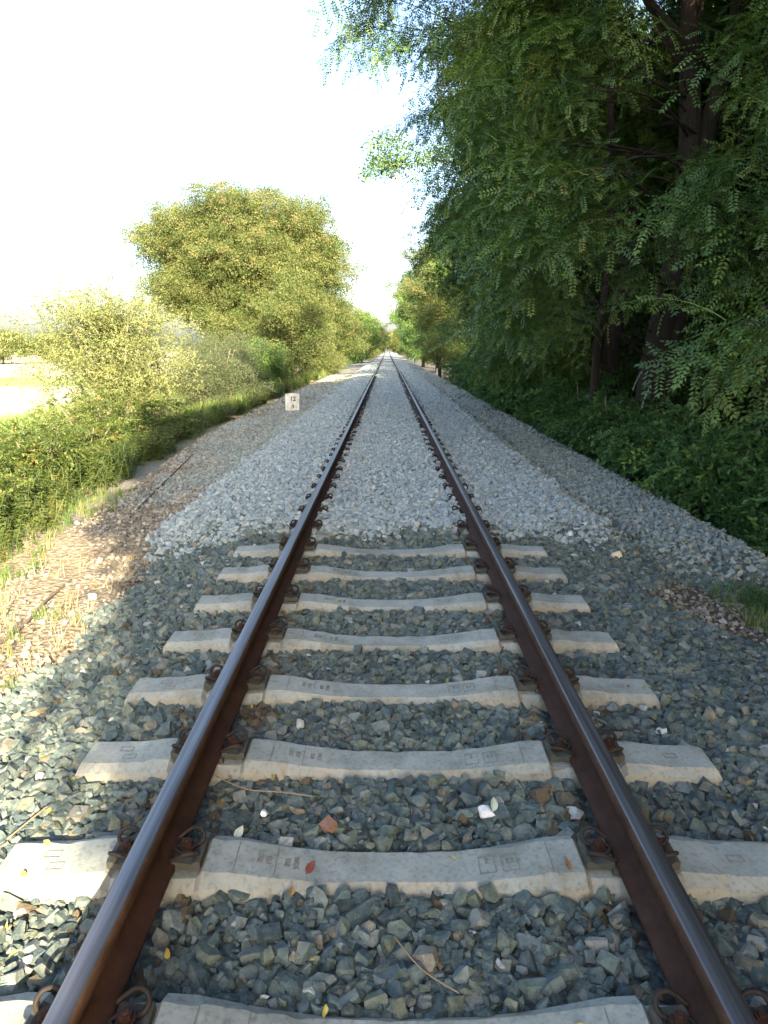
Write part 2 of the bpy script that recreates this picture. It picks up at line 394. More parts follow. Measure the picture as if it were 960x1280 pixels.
# ------------------------------------------------------------------ terrain
NEAR_X = [-500, -60, -16, -9, -5.5, -4.2, -3.3, -2.6, -2.05, -1.35, 0, 1.35, 1.9, 2.5, 3.2, 4.6, 8, 30, 500]
NEAR_Z = [-1.7, -1.6, -1.5, -1.0, -.45, -.32, -.29, -.29, -.24, -.044, -.036, -.044, -.13, -.26, -.36, -.8, -1.2, -1.3, -1.3]
FR_X = [-500, -60, -16, -9, -5.5, -4.5, -3.3, -2.35, -2.0, -1.3, -.9, 0, .9, 1.3, 2.0, 2.35, 3.25, 3.5, 4.6, 8, 30, 500]
FR_Z = [-1.7, -1.6, -1.5, -1.0, -.5, -.28, -.19, -.14, -.01, .035, .03, .03, .03, .035, -.01, -.13, -.14, -.24, -.85, -1.2, -1.3, -1.3]
def prof(x, y):
    x = np.asarray(x, float); y = np.asarray(y, float)
    y0 = 5.78 - np.clip(np.abs(x) - 1.6, 0, 1.6) * np.where(x > 0, .5, -.1)
    t = smooth01(y0, y0 + .45 + .5 * smooth01(1.2, 1.6, np.abs(x)), y)
    return np.interp(x, NEAR_X, NEAR_Z) * (1 - t) + np.interp(x, FR_X, FR_Z) * t + P(y)
def vnoise(x, y, s, seed=0.0):
    return np.array([noise.noise(Vector((a * s, b * s, seed))) for a, b in zip(np.ravel(x), np.ravel(y))]).reshape(np.shape(x))

def sheet(name, xs, ys, zf, colf, m):
    X, Y = np.meshgrid(xs, ys); Z = zf(X, Y); nx, ny = len(xs), len(ys)
    me = bpy.data.meshes.new(name)
    v = np.stack([X, Y, Z], -1).reshape(-1, 3)
    f = [(j * nx + i, j * nx + i + 1, (j + 1) * nx + i + 1, (j + 1) * nx + i) for j in range(ny - 1) for i in range(nx - 1)]
    me.from_pydata(v.tolist(), [], f); me.polygons.foreach_set('use_smooth', [True] * len(f))
    c = colf(X, Y).reshape(-1, 3); a = me.color_attributes.new('soil', 'FLOAT_COLOR', 'POINT')
    a.data.foreach_set('color', np.concatenate([c, np.ones((len(c), 1))], 1).ravel().astype(np.float32))
    me.materials.append(m); me.update(); return link(name, me)

def soil_mat(name, sc=18, st=.6):
    m, nt, b = mat(name)
    a = nt.nodes.new('ShaderNodeVertexColor'); a.layer_name = 'soil'
    n = noise_node(nt, sc, 8, .7); r = ramp(nt, [(.3, (.55, .55, .55)), (.7, (1.4, 1.4, 1.4))]); nt.links.new(n.outputs[0], r.inputs[0])
    v = nt.nodes.new('ShaderNodeTexVoronoi'); v.inputs['Scale'].default_value = 22
    tc = nt.nodes.new('ShaderNodeTexCoord'); nt.links.new(tc.outputs['Object'], v.inputs['Vector'])
    rv = ramp(nt, [(0, (1.3, 1.3, 1.3)), (.6, (.5, .5, .5))]); nt.links.new(v.outputs['Distance'], rv.inputs[0])
    c = mix(nt, 1, a.outputs[0], r.outputs[0], 'MULTIPLY'); c = mix(nt, .7, c, rv.outputs[0], 'MULTIPLY')
    nt.links.new(c, b.inputs['Base Color']); b.inputs['Roughness'].default_value = .95
    bump(nt, b, v.outputs['Distance'], st, -.04)
    return m
M_SOIL = soil_mat('soil'); M_BED = soil_mat('ballast base', 30, .9)

def ground_col(X, Y):
    n = vnoise(X, Y, .9) ; n2 = vnoise(X, Y, 3.1, 5)
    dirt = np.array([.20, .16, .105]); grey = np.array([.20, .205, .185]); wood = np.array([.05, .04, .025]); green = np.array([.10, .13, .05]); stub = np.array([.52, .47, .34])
    strip = np.array([.2, .27, .08])
    C = np.empty(X.shape + (3,)); C[:] = dirt
    def blend(w, c):
        C[:] = C * (1 - w[..., None]) + c * w[..., None]
    blend(smooth01(6, 11, Y) * .85, grey)
    blend(smooth01(-.1, .5, n) * .5, grey)
    blend(smooth01(-3.5, -4.6, X + n * .4), green)
    blend(smooth01(-10, -14, X), stub)
    blend(smooth01(-10, -14, X) * smooth01(58, 62, Y) * smooth01(84, 80, Y), strip)
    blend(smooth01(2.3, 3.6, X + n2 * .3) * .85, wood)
    blend(smooth01(400, 600, Y), green)
    return C
def bed_col(X, Y):
    C = np.empty(X.shape + (3,)); C[:] = (.10, .115, .105)
    t = smooth01(5.8, 6.5, Y)[..., None]; C[:] = C * (1 - t) + np.array([.26, .285, .29]) * t
    e = (np.abs(X) > 2.1) & (Y > 5.2); C[e] = (.2, .225, .22)
    n = vnoise(X, Y, 1.2, 3)
    dk = smooth01(.16, .03, np.abs(X - 2.25 - n * .12)) * smooth01(4.5, 6, Y) * .7 + smooth01(.5, .2, np.hypot((X - 2.45) * 1.1, (Y - 4.75) * .9) - .35) * .9
    dk = np.clip(dk, 0, 1)[..., None]; C[:] = C * (1 - dk) + np.array([.10, .075, .05]) * dk
    return C
def axis(*segs):
    out = []
    for a, b, d in segs: out += list(np.arange(a, b, d))
    out.append(segs[-1][1]); return np.array(out)
BEDL, BEDR = -2.15, 3.45
def gz(X, Y):
    z = prof(X, Y) + vnoise(X, Y, .8, 2) * .05 * smooth01(2.0, 3.0, np.abs(X)) + vnoise(X, Y, .05, 9) * .5 * smooth01(30, 80, np.abs(X))
    ins = smooth01(BEDL - .12, BEDL + .05, X) * smooth01(BEDR + .12, BEDR - .05, X)
    return z - .07 * ins
gx = axis((-900, -100, 40), (-100, -20, 6), (-20, -6, 1), (-6, -1.8, .12), (-1.8, 3, .4), (3, 5, .12), (5, 12, .7), (12, 60, 8), (60, 900, 60))
gy = axis((-60, -2, 4), (-2, 12, .12), (12, 30, .4), (30, 100, 2), (100, 400, 15), (400, 2000, 100))
ground = tag(sheet('ground', gx, gy, gz, ground_col, M_SOIL), kind='structure')
bx = np.arange(BEDL, BEDR + .01, .07); by = axis((-6, 8, .08), (8, 30, .3), (30, 100, 1.5), (100, 600, 20))
def bz(X, Y):
    z = prof(X, Y) + vnoise(X, Y, 3, 4) * .008
    edge = smooth01(.12, .0, np.minimum(X - BEDL, BEDR - X)); return z - .1 * edge
bed = tag(sheet('ballast_bed', bx, by, bz, bed_col, M_BED), kind='structure')

# ------------------------------------------------------------------ track
RX = 0.772; NS_VIS = 9; SL0 = 1.335; SP = .6
def in_sleeper(x, y, pad):
    k = np.round((y - SL0) / SP); dy = np.abs(y - (SL0 + k * SP)); return (np.abs(x) < 1.31 + pad * .5) & (dy < .085 + pad)
def rail_mesh(xc):
    # half profile of a flat-bottom rail: (x, z, material of the face that starts here)
    h = [(0, .149, 0), (.022, .1485, 0), (.029, .1465, 1), (.0335, .141, 1), (.0345, .112, 2), (.031, .108, 2), (.011, .098, 2), (.0075, .088, 2), (.007, .045, 2), (.0095, .034, 2), (.022, .024, 2), (.060, .012, 2), (.0625, .008, 2), (.0625, 0, 2)]
    prf = [(-x, z, m) for x, z, m in reversed(h[1:])] + h
    mats = [m for (x, z, m) in reversed(h[:-1])] + [m for x, z, m in h[:-1]]
    ys = axis((-3, 30, 1.0), (30, 120, 3), (120, 700, 20))
    v = []; f = []; mi = []; n = len(prf)
    for y in ys:
        wob = .004 * math.sin(y * .21 + xc) * min(1, max(0, y / 20)) + .012 * math.sin(y * .06 + 1) * min(1, max(0, y - 15) / 30)
        for x, z, _ in prf: v.append((xc + x + wob, y, z * 1.06 + .048 + float(P(y))))
    for j in range(len(ys) - 1):
        for i in range(n - 1):
            f.append((j * n + i, (j + 1) * n + i, (j + 1) * n + i + 1, j * n + i + 1)); mi.append(mats[i])
    f.append(tuple(range(n))); mi.append(2)
    me = mesh('rail', v, f, True)
    for m in (M_STEEL, M_RUST2, M_RUST): me.materials.append(m)
    me.polygons.foreach_set('material_index', mi)
    return me
for s, w in ((-1, 'left hand steel rail with polished bluish running top and dark rusty web'), (1, 'right hand steel rail with polished running top and red brown rusty web')):
    r_ = link('rail', rail_mesh(s * RX)); tag(r_, w, 'rail')

def sleeper_mesh(seed=4):
    half = [(0, .0), (.2, .002), (.33, .014), (.44, .030), (.53, .044), (.612, .047), (.632, .024), (.902, .024), (.922, .047), (.985, .047), (1.04, .038), (1.10, .032), (1.2, .030), (1.285, .028)]
    st = [(-x, z) for x, z in reversed(half[1:])] + half
    v = []; f = []; rr = random.Random(seed)
    fine = []
    for (xa, za), (xb, zb) in zip(st[:-1], st[1:]):
        m = max(1, int((xb - xa) / .03)); fine += [(xa + (xb - xa) * i / m, za + (zb - za) * i / m) for i in range(m)]
    st = fine + [st[-1]]
    for x, z in st:
        w = .070 + .012 * min(1, abs(x) / .6); bw = .11 + .04 * min(1, abs(x) / .6); j = rr.uniform(-.0012, .0012); c1 = rr.random() ** 8 * .012; c2 = rr.random() ** 8 * .010; jj = rr.uniform(-.002, .002)
        ex = .035 if abs(x) > 1.25 else 0; sg = 1 if x > 0 else -1
        v += [(x + ex * sg, -bw, -.17), (x + ex * .3 * sg, -w - .010 - (z + .03) * .35 + jj, z - .022 - c1), (x, -w + .004 + c1, z + j - c1 * .25), (x, w - .004 - c2, z + j - c2 * .25), (x + ex * .3 * sg, w + .010 + (z + .03) * .35, z - .022), (x + ex * sg, bw, -.17)]
    n = 6
    for j in range(len(st) - 1):
        for i in range(n - 1): f.append((j * n + i, (j + 1) * n + i, (j + 1) * n + i + 1, j * n + i + 1))
    f.append(tuple(range(n - 1, -1, -1))); f.append(tuple((len(st) - 1) * n + i for i in range(n)))
    me = mesh('sleeper_body', [(a, b, c) for a, b, c in v], [tuple(reversed(q)) for q in f]); me.materials.append(M_CONC)
    return me
ME_SLS = [sleeper_mesh(i) for i in range(5)]

def spline(pts, n=5):
    P_ = [Vector(p) for p in pts]; out = []
    for i in range(len(P_) - 1):
        a, b, c, d = P_[max(i - 1, 0)], P_[i], P_[i + 1], P_[min(i + 2, len(P_) - 1)]
        for k in range(n):
            t = k / n; out.append(.5 * ((2 * b) + (c - a) * t + (2 * a - 5 * b + 4 * c - d) * t * t + (3 * b - a - 3 * c + d) * t ** 3))
    out.append(P_[-1]); return out
def clip_mesh(n=7, q=4):
    # spring clamp: u away from the rail (+X), v along it; tips on the foot, two arched outer loops, middle loop at the bolt
    h = [(-.004, -.052, .020), (.018, -.062, .034), (.045, -.066, .050), (.072, -.058, .050), (.084, -.040, .036), (.074, -.024, .022), (.05, -.019, .016), (.022, -.020, .020), (.006, -.010, .022)]
    pts = h + [(.001, 0, .022)] + [(u, -v, z) for u, v, z in reversed(h)]
    mb = MB(); mb.tube(spline(pts, q), .0068, n); return mb.mesh('clip', [M_CLIP], True)
def bolt_mesh():
    mb = MB(); mb.tube([(.04, 0, -.01), (.04, 0, .03)], .010, 8)
    mb.tube([(.04, 0, .026), (.04, 0, .031)], .024, 12); mb.tube([(.04, 0, .031), (.04, 0, .050)], .0165, 6); mb.tube([(.04, 0, .050), (.04, 0, .058)], .009, 8)
    return mb.mesh('bolt', [M_BOLT])
def plate_mesh():
    mb = MB()
    pr = [(.003, .004), (.003, .016), (.030, .013), (.062, .008), (.078, .018), (.092, .016), (.092, -.012), (.003, -.012)]
    v = [(x, s * .058, z) for s in (-1, 1) for x, z in pr]; n = len(pr)
    mb.add(v, [tuple(range(n)), tuple(range(2 * n - 1, n - 1, -1))] + [(i, n + i, n + (i + 1) % n, (i + 1) % n) for i in range(n)])
    return mb.mesh('guide', [M_PLATE])
ME_CLIP, ME_CLIPF, ME_BOLT, ME_PLATE = clip_mesh(), clip_mesh(4, 2), bolt_mesh(), plate_mesh()
def pad_mesh():
    mb = MB(); mb.box((0, 0, .040), (.135, .15, .018)); return mb.mesh('pad', [M_PLATE])
ME_PAD = pad_mesh()

_txt = {}
def text_mesh(s, size, m, depth=.0006, key=None):
    k = (s, size, m.name)
    if k in _txt: return _txt[k]
    cu = bpy.data.curves.new('lettering', 'FONT'); cu.body = s; cu.size = size; cu.extrude = depth; cu.align_x = 'CENTER'; cu.align_y = 'CENTER'; cu.resolution_u = 2; cu.offset = .005 if size > .1 else 0
    o = bpy.data.objects.new('lettering', cu); COL.objects.link(o)
    dg = bpy.context.evaluated_depsgraph_get(); me = bpy.data.meshes.new_from_object(o.evaluated_get(dg)); me.materials.clear(); me.materials.append(m)
    bpy.data.objects.remove(o); _txt[k] = me; return me
def frame_mesh(w, h, t):
    mb = MB()
    mb.box((0, h / 2, 0), (w, t, .0012)); mb.box((0, -h / 2, 0), (w, t, .0012)); mb.box((-w / 2, 0, 0), (t, h - t * 1.1, .0012)); mb.box((w / 2, 0, 0), (t, h - t * 1.1, .0012))
    return mb.mesh('mark_frame', [M_MARK])
ME_FR = frame_mesh(.052, .072, .002); ME_FRS = frame_mesh(.05, .03, .002)
ME_SEAM = (lambda mb: (mb.box((0, 0, 0), (.0025, .135, .0012)), mb.mesh('seam', [M_MARK]))[1])(MB())
ORD = ['first', 'second', 'third', 'fourth', 'fifth', 'sixth', 'seventh', 'eighth']
def mark(parent, me, x, y=0.0, rz=0.0, ry=None, name='stamped_mark'):
    xs = [0, .2, .33, .44, .53, .612, .922, .985, 1.04, 1.10, 1.2, 1.285]; zs = [0, .002, .014, .030, .044, .047, .047, .047, .038, .032, .030, .028]
    z = float(np.interp(abs(x), xs, zs)); e = .01
    sl = (float(np.interp(abs(x) + e, xs, zs)) - float(np.interp(abs(x) - e, xs, zs))) / (2 * e) * (1 if x > 0 else -1)
    o = link(name, me, None, parent, (x, y, z + .0018)); o.rotation_euler = (Matrix.Rotation(-math.atan(sl), 3, 'Y') @ Matrix.Rotation(rz, 3, 'Z')).to_euler(); return o
N_SL = 82
for k in range(N_SL):
    y = SL0 + k * SP; z = float(P(y)); jr = random.Random(k)
    root = empty('concrete_sleeper', (jr.uniform(-.012, .012), y + jr.uniform(-.006, .006), z), R(jr.uniform(-.5, .5)))
    if k < 8:
        tag(root, f'{ORD[k]} bare concrete sleeper from the bottom' + (', nearest the camera' if k == 0 else ', last before the fresh ballast' if k == 7 else ''), 'sleeper', 'concrete sleepers under the rails')
    elif k == 8: tag(root, 'concrete sleeper with only its ends showing at the start of the fresh ballast', 'sleeper', 'concrete sleepers under the rails')
    else: tag(root, 'concrete sleeper buried in fresh ballast with only its rusty rail clips showing', 'sleeper', 'concrete sleepers buried in fresh ballast')
    if k < 9: link('sleeper_body', ME_SLS[k % 5], None, root)
    for s in (-1, 1):
        if k < 9: link('rail_pad', ME_PAD, None, root, (s * RX, 0, 0))
        for t in (-1, 1):
            c = link('rail_clip', ME_CLIP if k < 20 else ME_CLIPF, None, root, (s * RX + t * .058, 0, .051)); c.rotation_euler = (0, 0, 0 if t > 0 else math.pi)
            if k < 24: link('bolt', ME_BOLT, None, c)
            if k < 14: link('guide_plate', ME_PLATE, None, c)
    if k < 7:
        mark(root, ME_SEAM, -.515, 0, 0, name='seam'); mark(root, ME_SEAM, .515, 0, 0, name='seam')
        mark(root, text_mesh('DSE', .026, M_MARK), -.44, 0.005, R(-90)); mark(root, text_mesh('853', .026, M_MARK), -.41, 0.0, R(-90))
        mark(root, ME_SEAM, -.385, 0, 0, name='seam'); mark(root, text_mesh('S50', .026, M_MARK), -.35, .0, R(-90)); mark(root, text_mesh('NOS', .026, M_MARK), -.32, .0, R(-90))
        for xx in (.31, .385):
            mark(root, ME_FR, xx, -.005)
        mark(root, text_mesh('57', .03, M_MARK), .385, .0); mark(root, text_mesh('2', .03, M_MARK), .31, .01)
        mark(root, ME_FRS, -1.13, .02); mark(root, ME_FRS, -1.1, -.035); mark(root, ME_FRS, 1.13, .0)

# ------------------------------------------------------------------ ballast stones
def hexpts(x0, x1, y0, y1, s, jit=.5):
    nx = int((x1 - x0) / s) + 2; ny = int((y1 - y0) / (s * .866)) + 2
    i, j = np.meshgrid(np.arange(nx), np.arange(ny)); x = x0 + (i + .5 * (j % 2)) * s; y = y0 + j * s * .866
    x = x.ravel() + rng.uniform(-jit, jit, x.size) * s; y = y.ravel() + rng.uniform(-jit, jit, y.size) * s
    k = (x > x0) & (x < x1) & (y > y0) & (y < y1); return x[k], y[k]
def frustum(x, y, m=.4): return np.abs(x) < (y + .9) * .60 + m
def stones(x, y, size, zl=.15, zj=.012, flat=.5, zfun=prof):
    n = len(x); sz = size * np.exp(np.clip(rng.normal(0, .24, n), -.6, .42)); z = zfun(x, y) + sz * zl + rng.normal(0, 1, n) * zj
    rot = np.stack([rng.normal(0, flat, n), rng.normal(0, flat, n), rng.uniform(0, 6.283, n)], 1)
    return np.stack([x, y, z], 1), rot, np.repeat(sz[:, None], 3, 1)
def keep_track(x, y, size, fresh=False):
    rail = np.abs(np.abs(x) - RX) < .060 + size * .22
    k = ~rail
    if not fresh: k &= ~((in_sleeper(x, y, size * .3)) & (y < 5.7))
    kk = np.round((y - SL0) / SP); dy = np.abs(y - (SL0 + kk * SP))
    k &= ~((np.abs(np.abs(x) - RX) < .14) & (dy < .05) & (kk >= 0))
    return k
def dirtpatch(x, y): return np.hypot((x - 2.45) * 1.1, (y - 4.75) * .9) < .55 + .1 * np.sin(x * 9 + y * 7)
# old ballast, two layers
layers = []
for size, sp, zl, seedn in ((.058, .042, -.12, 1), (.058, .052, .12, 2), (.044, .075, .42, 3), (.024, .036, .55, 4)):
    x, y = hexpts(-2.4, 3.2, .95, 6.6, sp)
    k = keep_track(x, y, size) & frustum(x, y) & ~dirtpatch(x, y)
    # ragged left edge and ragged start of the fresh ballast
    k &= x > -2.1 + .12 * np.sin(y * 5) + .08 * np.sin(y * 13); k &= y < 6.25 - .5 * rng.random(len(x)) ** 2 + .7 * smooth01(1.2, 1.7, np.abs(x)) * rng.random(len(x)) + .15 * np.sin(x * 4) - np.clip(np.abs(x) - 1.6, 0, 2) * np.where(x > 0, .5, 0)
    k &= ~((x > 2.3) & (rng.random(len(x)) < (x - 2.3) * 1.0) & (y < 5))
    layers.append(stones(x[k], y[k], size, zl, .007))
pos = np.concatenate([l[0] for l in layers]); rot = np.concatenate([l[1] for l in layers]); scl = np.concatenate([l[2] for l in layers])
# the 300 that show largest: nearest ones of the top layer inside the frame
dist = np.hypot(pos[:, 1], CAM_Z - pos[:, 2]); vis = (pos[:, 1] > 1.36) & (np.abs(pos[:, 0]) < 1.12) & (scl[:, 0] > .038) & (pos[:, 2] > np.interp(pos[:, 0], NEAR_X, NEAR_Z) + .0)
order = np.argsort(np.where(vis, dist - scl[:, 0] * 3, 99))[:296]
near_protos = [o.data for o in C_OLDN.objects]
for n_, i in enumerate(order):
    o = link('stone', near_protos[n_ % len(near_protos)], None, bed, tuple(pos[i])); o.rotation_euler = tuple(rot[i]); o.scale = tuple(scl[i])
msk = np.ones(len(pos), bool); msk[order] = False
rus = msk & (rng.random(len(pos)) < .38 * smooth01(.30, .08, np.abs(np.abs(pos[:, 0]) - RX)) + .012); msk &= ~rus
scatter('rust_stained_stones', C_RUSTY, pos[rus], rot[rus], scl[rus], bed)
scatter('ballast_stones', C_OLD, pos[msk], rot[msk], scl[msk], bed)
# fresh ballast, thinning its detail with distance
fr = []
for y0, y1, size, sp in ((5.9, 14, .050, .042), (14, 24, .06, .058), (24, 42, .075, .085), (42, 75, .11, .15)):
    for rep in range(2 if y0 < 10 else 1):
        x, y = hexpts(-2.45, 2.25, y0, y1, sp * (1.25 if rep else 1))
        k = keep_track(x, y, size * .9, True) & (np.abs(x + .1) < 2.15 + .07 * np.sin(y * 3) + rng.normal(0, .05, len(x))) & (y > 5.95 + .22 * rng.random(len(x)) ** 2 + (1.0 * rng.random(len(x)) ** 1.6 - .45) * smooth01(1.2, 1.7, np.abs(x)) + .08 * np.sin(x * 4) + .06 * np.sin(x * 11)) & frustum(x, y)
        k &= ~((np.abs(y - (SL0 + 8 * SP)) < .09) & (np.abs(np.abs(x) - .82) < .2) & (rng.random(len(x)) < .93))
        fr.append(stones(x[k], y[k], size, .15 + .3 * rep, .012))
scatter('fresh_ballast_stones', C_FRESH, *[np.concatenate([f[i] for f in fr]) for i in range(3)], bed)
sh = []
for y0, y1, size, sp in ((4.3, 14, .046, .043), (14, 26, .055, .06), (26, 60, .08, .11)):
    x, y = hexpts(1.5, 3.55, y0, y1, sp)
    lim = 6.1 - np.clip(x - 1.6, 0, 2) * .55 + .12 * np.sin(x * 9)
    k = (y > lim) & (x > 1.98 + .06 * np.sin(y * 3)) & frustum(x, y, .5) & (x < 3.42 + .06 * np.sin(y * 4)) & (rng.random(len(x)) > .8 * (np.abs(x - 2.25 - .05 * np.sin(y * 2)) < .12)) & ~dirtpatch(x, y)
    sh.append(stones(x[k], y[k], size, .15, .010))
for y0, y1, size, sp in ((5.6, 14, .046, .045), (14, 26, .055, .06), (26, 50, .08, .11)):
    x, y = hexpts(-4.2, -2.15, y0, y1, sp); n = vnoise(x, y, .9, 17)
    k = frustum(x, y, .5) & (x > -3.4 - smooth01(8, 18, y) * .7) & (rng.random(len(x)) < (.25 + n * .8 + .55 * smooth01(-3.2, -2.5, x + .2 * n)) * smooth01(7.5, 10.5, y + n) + .2 * smooth01(8, 14, y))
    sh.append(stones(x[k], y[k], size, .2, .008))
scatter('shoulder_gravel', C_SHOULD, *[np.concatenate([f[i] for f in sh]) for i in range(3)], bed)
# brown gravel and soil crumbs on the left path
dg_ = []
for y0, y1, size, sp in ((2.0, 12, .028, .045), (5.5, 20, .042, .055), (20, 45, .07, .11)):
    x, y = hexpts(-4.6, -1.9, y0, y1, sp)
    n = vnoise(x, y, 1.1, 7)
    k = (rng.random(len(x)) < .55 + n * .9 + smooth01(5.5, 9, y) * .3) & frustum(x, y, .5) & (x < -2.0 - .06 * np.sin(y * 3)) & (x > -3.3 - smooth01(5, 18, y) * .95)
    dg_.append(stones(x[k], y[k], size, .1, .008))
tag(scatter('path_gravel', C_DIRTY, *[np.concatenate([f[i] for f in dg_]) for i in range(3)], ground), kind='stuff')
# crumbs in the dark patch on the right
x, y = hexpts(1.8, 3.2, 3.9, 5.7, .04); k = dirtpatch(x, y) & (rng.random(len(x)) < .55)
tag(scatter('soil_crumbs', C_DIRTY, *stones(x[k], y[k], .03, .1, .006), ground), kind='stuff')
# ------------------------------------------------------------------ trees and shrubs
def bend(a, b, r, sag=.12, n=6):
    a, b = Vector(a), Vector(b); L = (b - a).length; off = Vector((r.gauss(0, .08) * L, r.gauss(0, .08) * L, sag * L))
    return [a.lerp(b, t) + off * math.sin(math.pi * t) for t in np.linspace(0, 1, n)]
def crown_points(clumps, per, droop, comb, axis_xy):
    """sprays on the outside of flattened clumps; returns points and directions"""
    P_, D_ = [], []
    for c, rad in clumps:
        n = max(14 if rad > .24 else 4, int(per * rad * rad)); v = rng.normal(0, 1, (n, 3)); v[:, 2] += .35
        v /= np.linalg.norm(v, axis=1, keepdims=True); q = v * rad * rng.uniform(.35, 1.0, (n, 1)) ** .6 * np.array([1, 1, .55 if comb == 0 else .38])
        out = np.array([c[0] - axis_xy[0], c[1] - axis_xy[1], 0]); out /= max(np.linalg.norm(out), .1); out = out + rng.normal(0, .25, 3) * np.array([1, 1, .4])
        q = q + np.outer((q @ out) * .5, out) - np.outer(np.abs(q @ out) ** 1.0 * .35, [0, 0, 1]) * (comb > 0)
        P_.append(np.array(c) + q); d = v * np.array([1, 1, .5]) * (1 - comb) + out * comb * 1.2 + rng.normal(0, .3, (n, 3)); d[:, 2] -= droop; D_.append(d)
    return np.concatenate(P_), np.concatenate(D_)
def tree(name, label, base, trunks, ells, ncl, crad, per, col, size, droop=.35, cat='tree', group=None, extra=(), barkm=None, limb_n=12, extra_col=None, shell=.55, seed=0, comb=0.0):
    """trunks: [(dx,dy,top z,r0,[lean points])]; ells: [(cx,cy,cz,rx,ry,rz,weight)] in world coordinates"""
    global rng
    rng = np.random.default_rng(seed + 11); r = random.Random(seed)
    bx_, by_ = base; bz_ = float(gz(np.array([[bx_]]), np.array([[by_]]))[0, 0]) - .05
    root = empty(name, (bx_, by_, bz_)); tag(root, label, cat, group)
    o3 = np.array([bx_, by_, bz_])
    W = np.array([e[6] for e in ells], float); W /= W.sum(); cl = []
    for i in rng.choice(len(ells), ncl, p=W):
        e = ells[i]; v = rng.normal(0, 1, 3); v /= np.linalg.norm(v); q = v * rng.uniform(shell, 1.0)
        cl.append((np.array(e[:3]) + q * np.array(e[3:6]) - o3, crad * r.uniform(.65, 1.3)))
    cl += [(np.array(c) - o3, rr) for c, rr in extra]
    mb = MB(); tops = []
    for dx, dy, pts, r0, r1 in trunks:
        pp = [Vector((dx, dy, -.2))] + [Vector(p) - Vector(o3) for p in pts]; sp = spline(pp, 5); n = len(sp)
        rad = [r0 + (r1 - r0) * (i / (n - 1)) ** .8 + r0 * .45 * math.exp(-i * .9) for i in range(n)]
        mb.tube(sp, rad, 10); tops.append((sp, rad))
    link('trunk', mb.mesh('trunk', [barkm or M_BARK], True), None, root)
    mb = MB()
    sel = list(range(len(cl))); r.shuffle(sel); chosen = sel[:limb_n] + list(range(len(cl) - len(extra), len(cl)))
    for i in chosen:
        c = Vector(cl[i][0]); sp, rad = tops[r.randrange(len(tops))]
        cand = [j for j in range(2, len(sp)) if sp[j].z < c.z + .6] or [2]
        j = max(cand[-1] - r.randint(0, 3), 1); L = (c - sp[j]).length
        rr = min(rad[j] * .42, .012 + L * .012) * (.5 if i >= len(cl) - len(extra) else 1)
        bp = bend(sp[j], c, r, .06, 7); mb.tube(bp, [rr * (1 - .8 * t) for t in np.linspace(0, 1, 7)], 5)
        for m_ in range(3):
            q = bp[3 + m_]; d = Vector((r.gauss(0, 1), r.gauss(0, 1), r.gauss(.2, .6))).normalized() * cl[i][1] * 1.1; mb.tube(bend(q, q + d, r, .05, 4), [rr * .35, rr * .25, rr * .2, rr * .1], 4)
    if chosen: link('limbs', mb.mesh('limbs', [barkm or M_BARK], True), None, root)
    pt, d = crown_points(cl, per, droop, comb, (0, 0)); n = len(pt)
    scatter('crown', col, pt, dir_rot(d, rng.normal(0, .5, n)), size * rng.uniform(.7, 1.25, n), root)
    if extra_col:
        ecol, share, ez = extra_col; top = pt[pt[:, 2] > ez]; m = rng.choice(len(top), int(len(top) * share), replace=False)
        q = top[m] + rng.normal(0, .08, (len(m), 3)) + np.array([0, 0, .05]); scatter('seed_pods', ecol, q, dir_rot(rng.normal(0, 1, (len(m), 3)), rng.uniform(0, 6, len(m))), size * rng.uniform(.7, 1.1, len(m)), root)
    return root

GR = 'trees along the right side of the track'
# two-stemmed big tree on the right; the clumps hang on its outer boughs
tree('locust_tree', 'large dark locust on the right whose trunk splits into two thick stems', (4.75, 12.6),
     [(0, 0, [(4.75, 12.6, 1.2), (4.95, 12.6, 3.0), (5.0, 12.6, 5), (4.85, 12.7, 7), (4.6, 12.8, 13)], .30, .12), (.12, 0, [(4.9, 12.6, 1.2), (5.15, 12.6, 3.2), (5.25, 12.6, 5), (5.55, 12.5, 7), (5.9, 12.4, 13)], .26, .10)],
     [(4.0, 12.2, 10.2, 3.6, 3.2, 2.4, 3), (5.2, 16, 6.5, 2.4, 1.5, 3.0, 1.0), (3.3, 12.0, 8.6, 1.6, 1.6, .9, 1.0)], 60, .75, 125, C_LOC, 1.1, group=GR, seed=1, limb_n=18, comb=.75, droop=.2,
     extra=[((1.90, 11.41, 6.33), 0.59), ((1.90, 10.61, 5.14), 0.59), ((1.74, 11.64, 5.14), 0.55), ((1.68, 11.98, 4.44), 0.55), ((2.04, 10.43, 4.38), 0.51), ((2.46, 10.58, 5.03), 0.42), ((2.47, 11.33, 6.0), 0.51), ((2.99, 11.13, 6.02), 0.47), ((1.91, 9.71, 3.53), 0.51), ((1.90, 10.7, 3.4), 0.55), ((1.88, 10.54, 2.72), 0.55), ((2.23, 9.33, 3.69), 0.42), ((2.63, 9.36, 3.79), 0.36), ((2.03, 9.18, 3.06), 0.42), ((2.95, 9.5, 3.54), 0.30), ((2.46, 9.32, 3.22), 0.36), ((2.32, 11.44, 2.2), 0.55), ((2.71, 10.98, 2.41), 0.38), ((3.34, 10.04, 2.77), 0.26), ((3.45, 9.85, 3.26), 0.32), ((3.28, 11.44, 6.45), 0.42), ((1.88, 11.31, 5.88), 0.51), ])
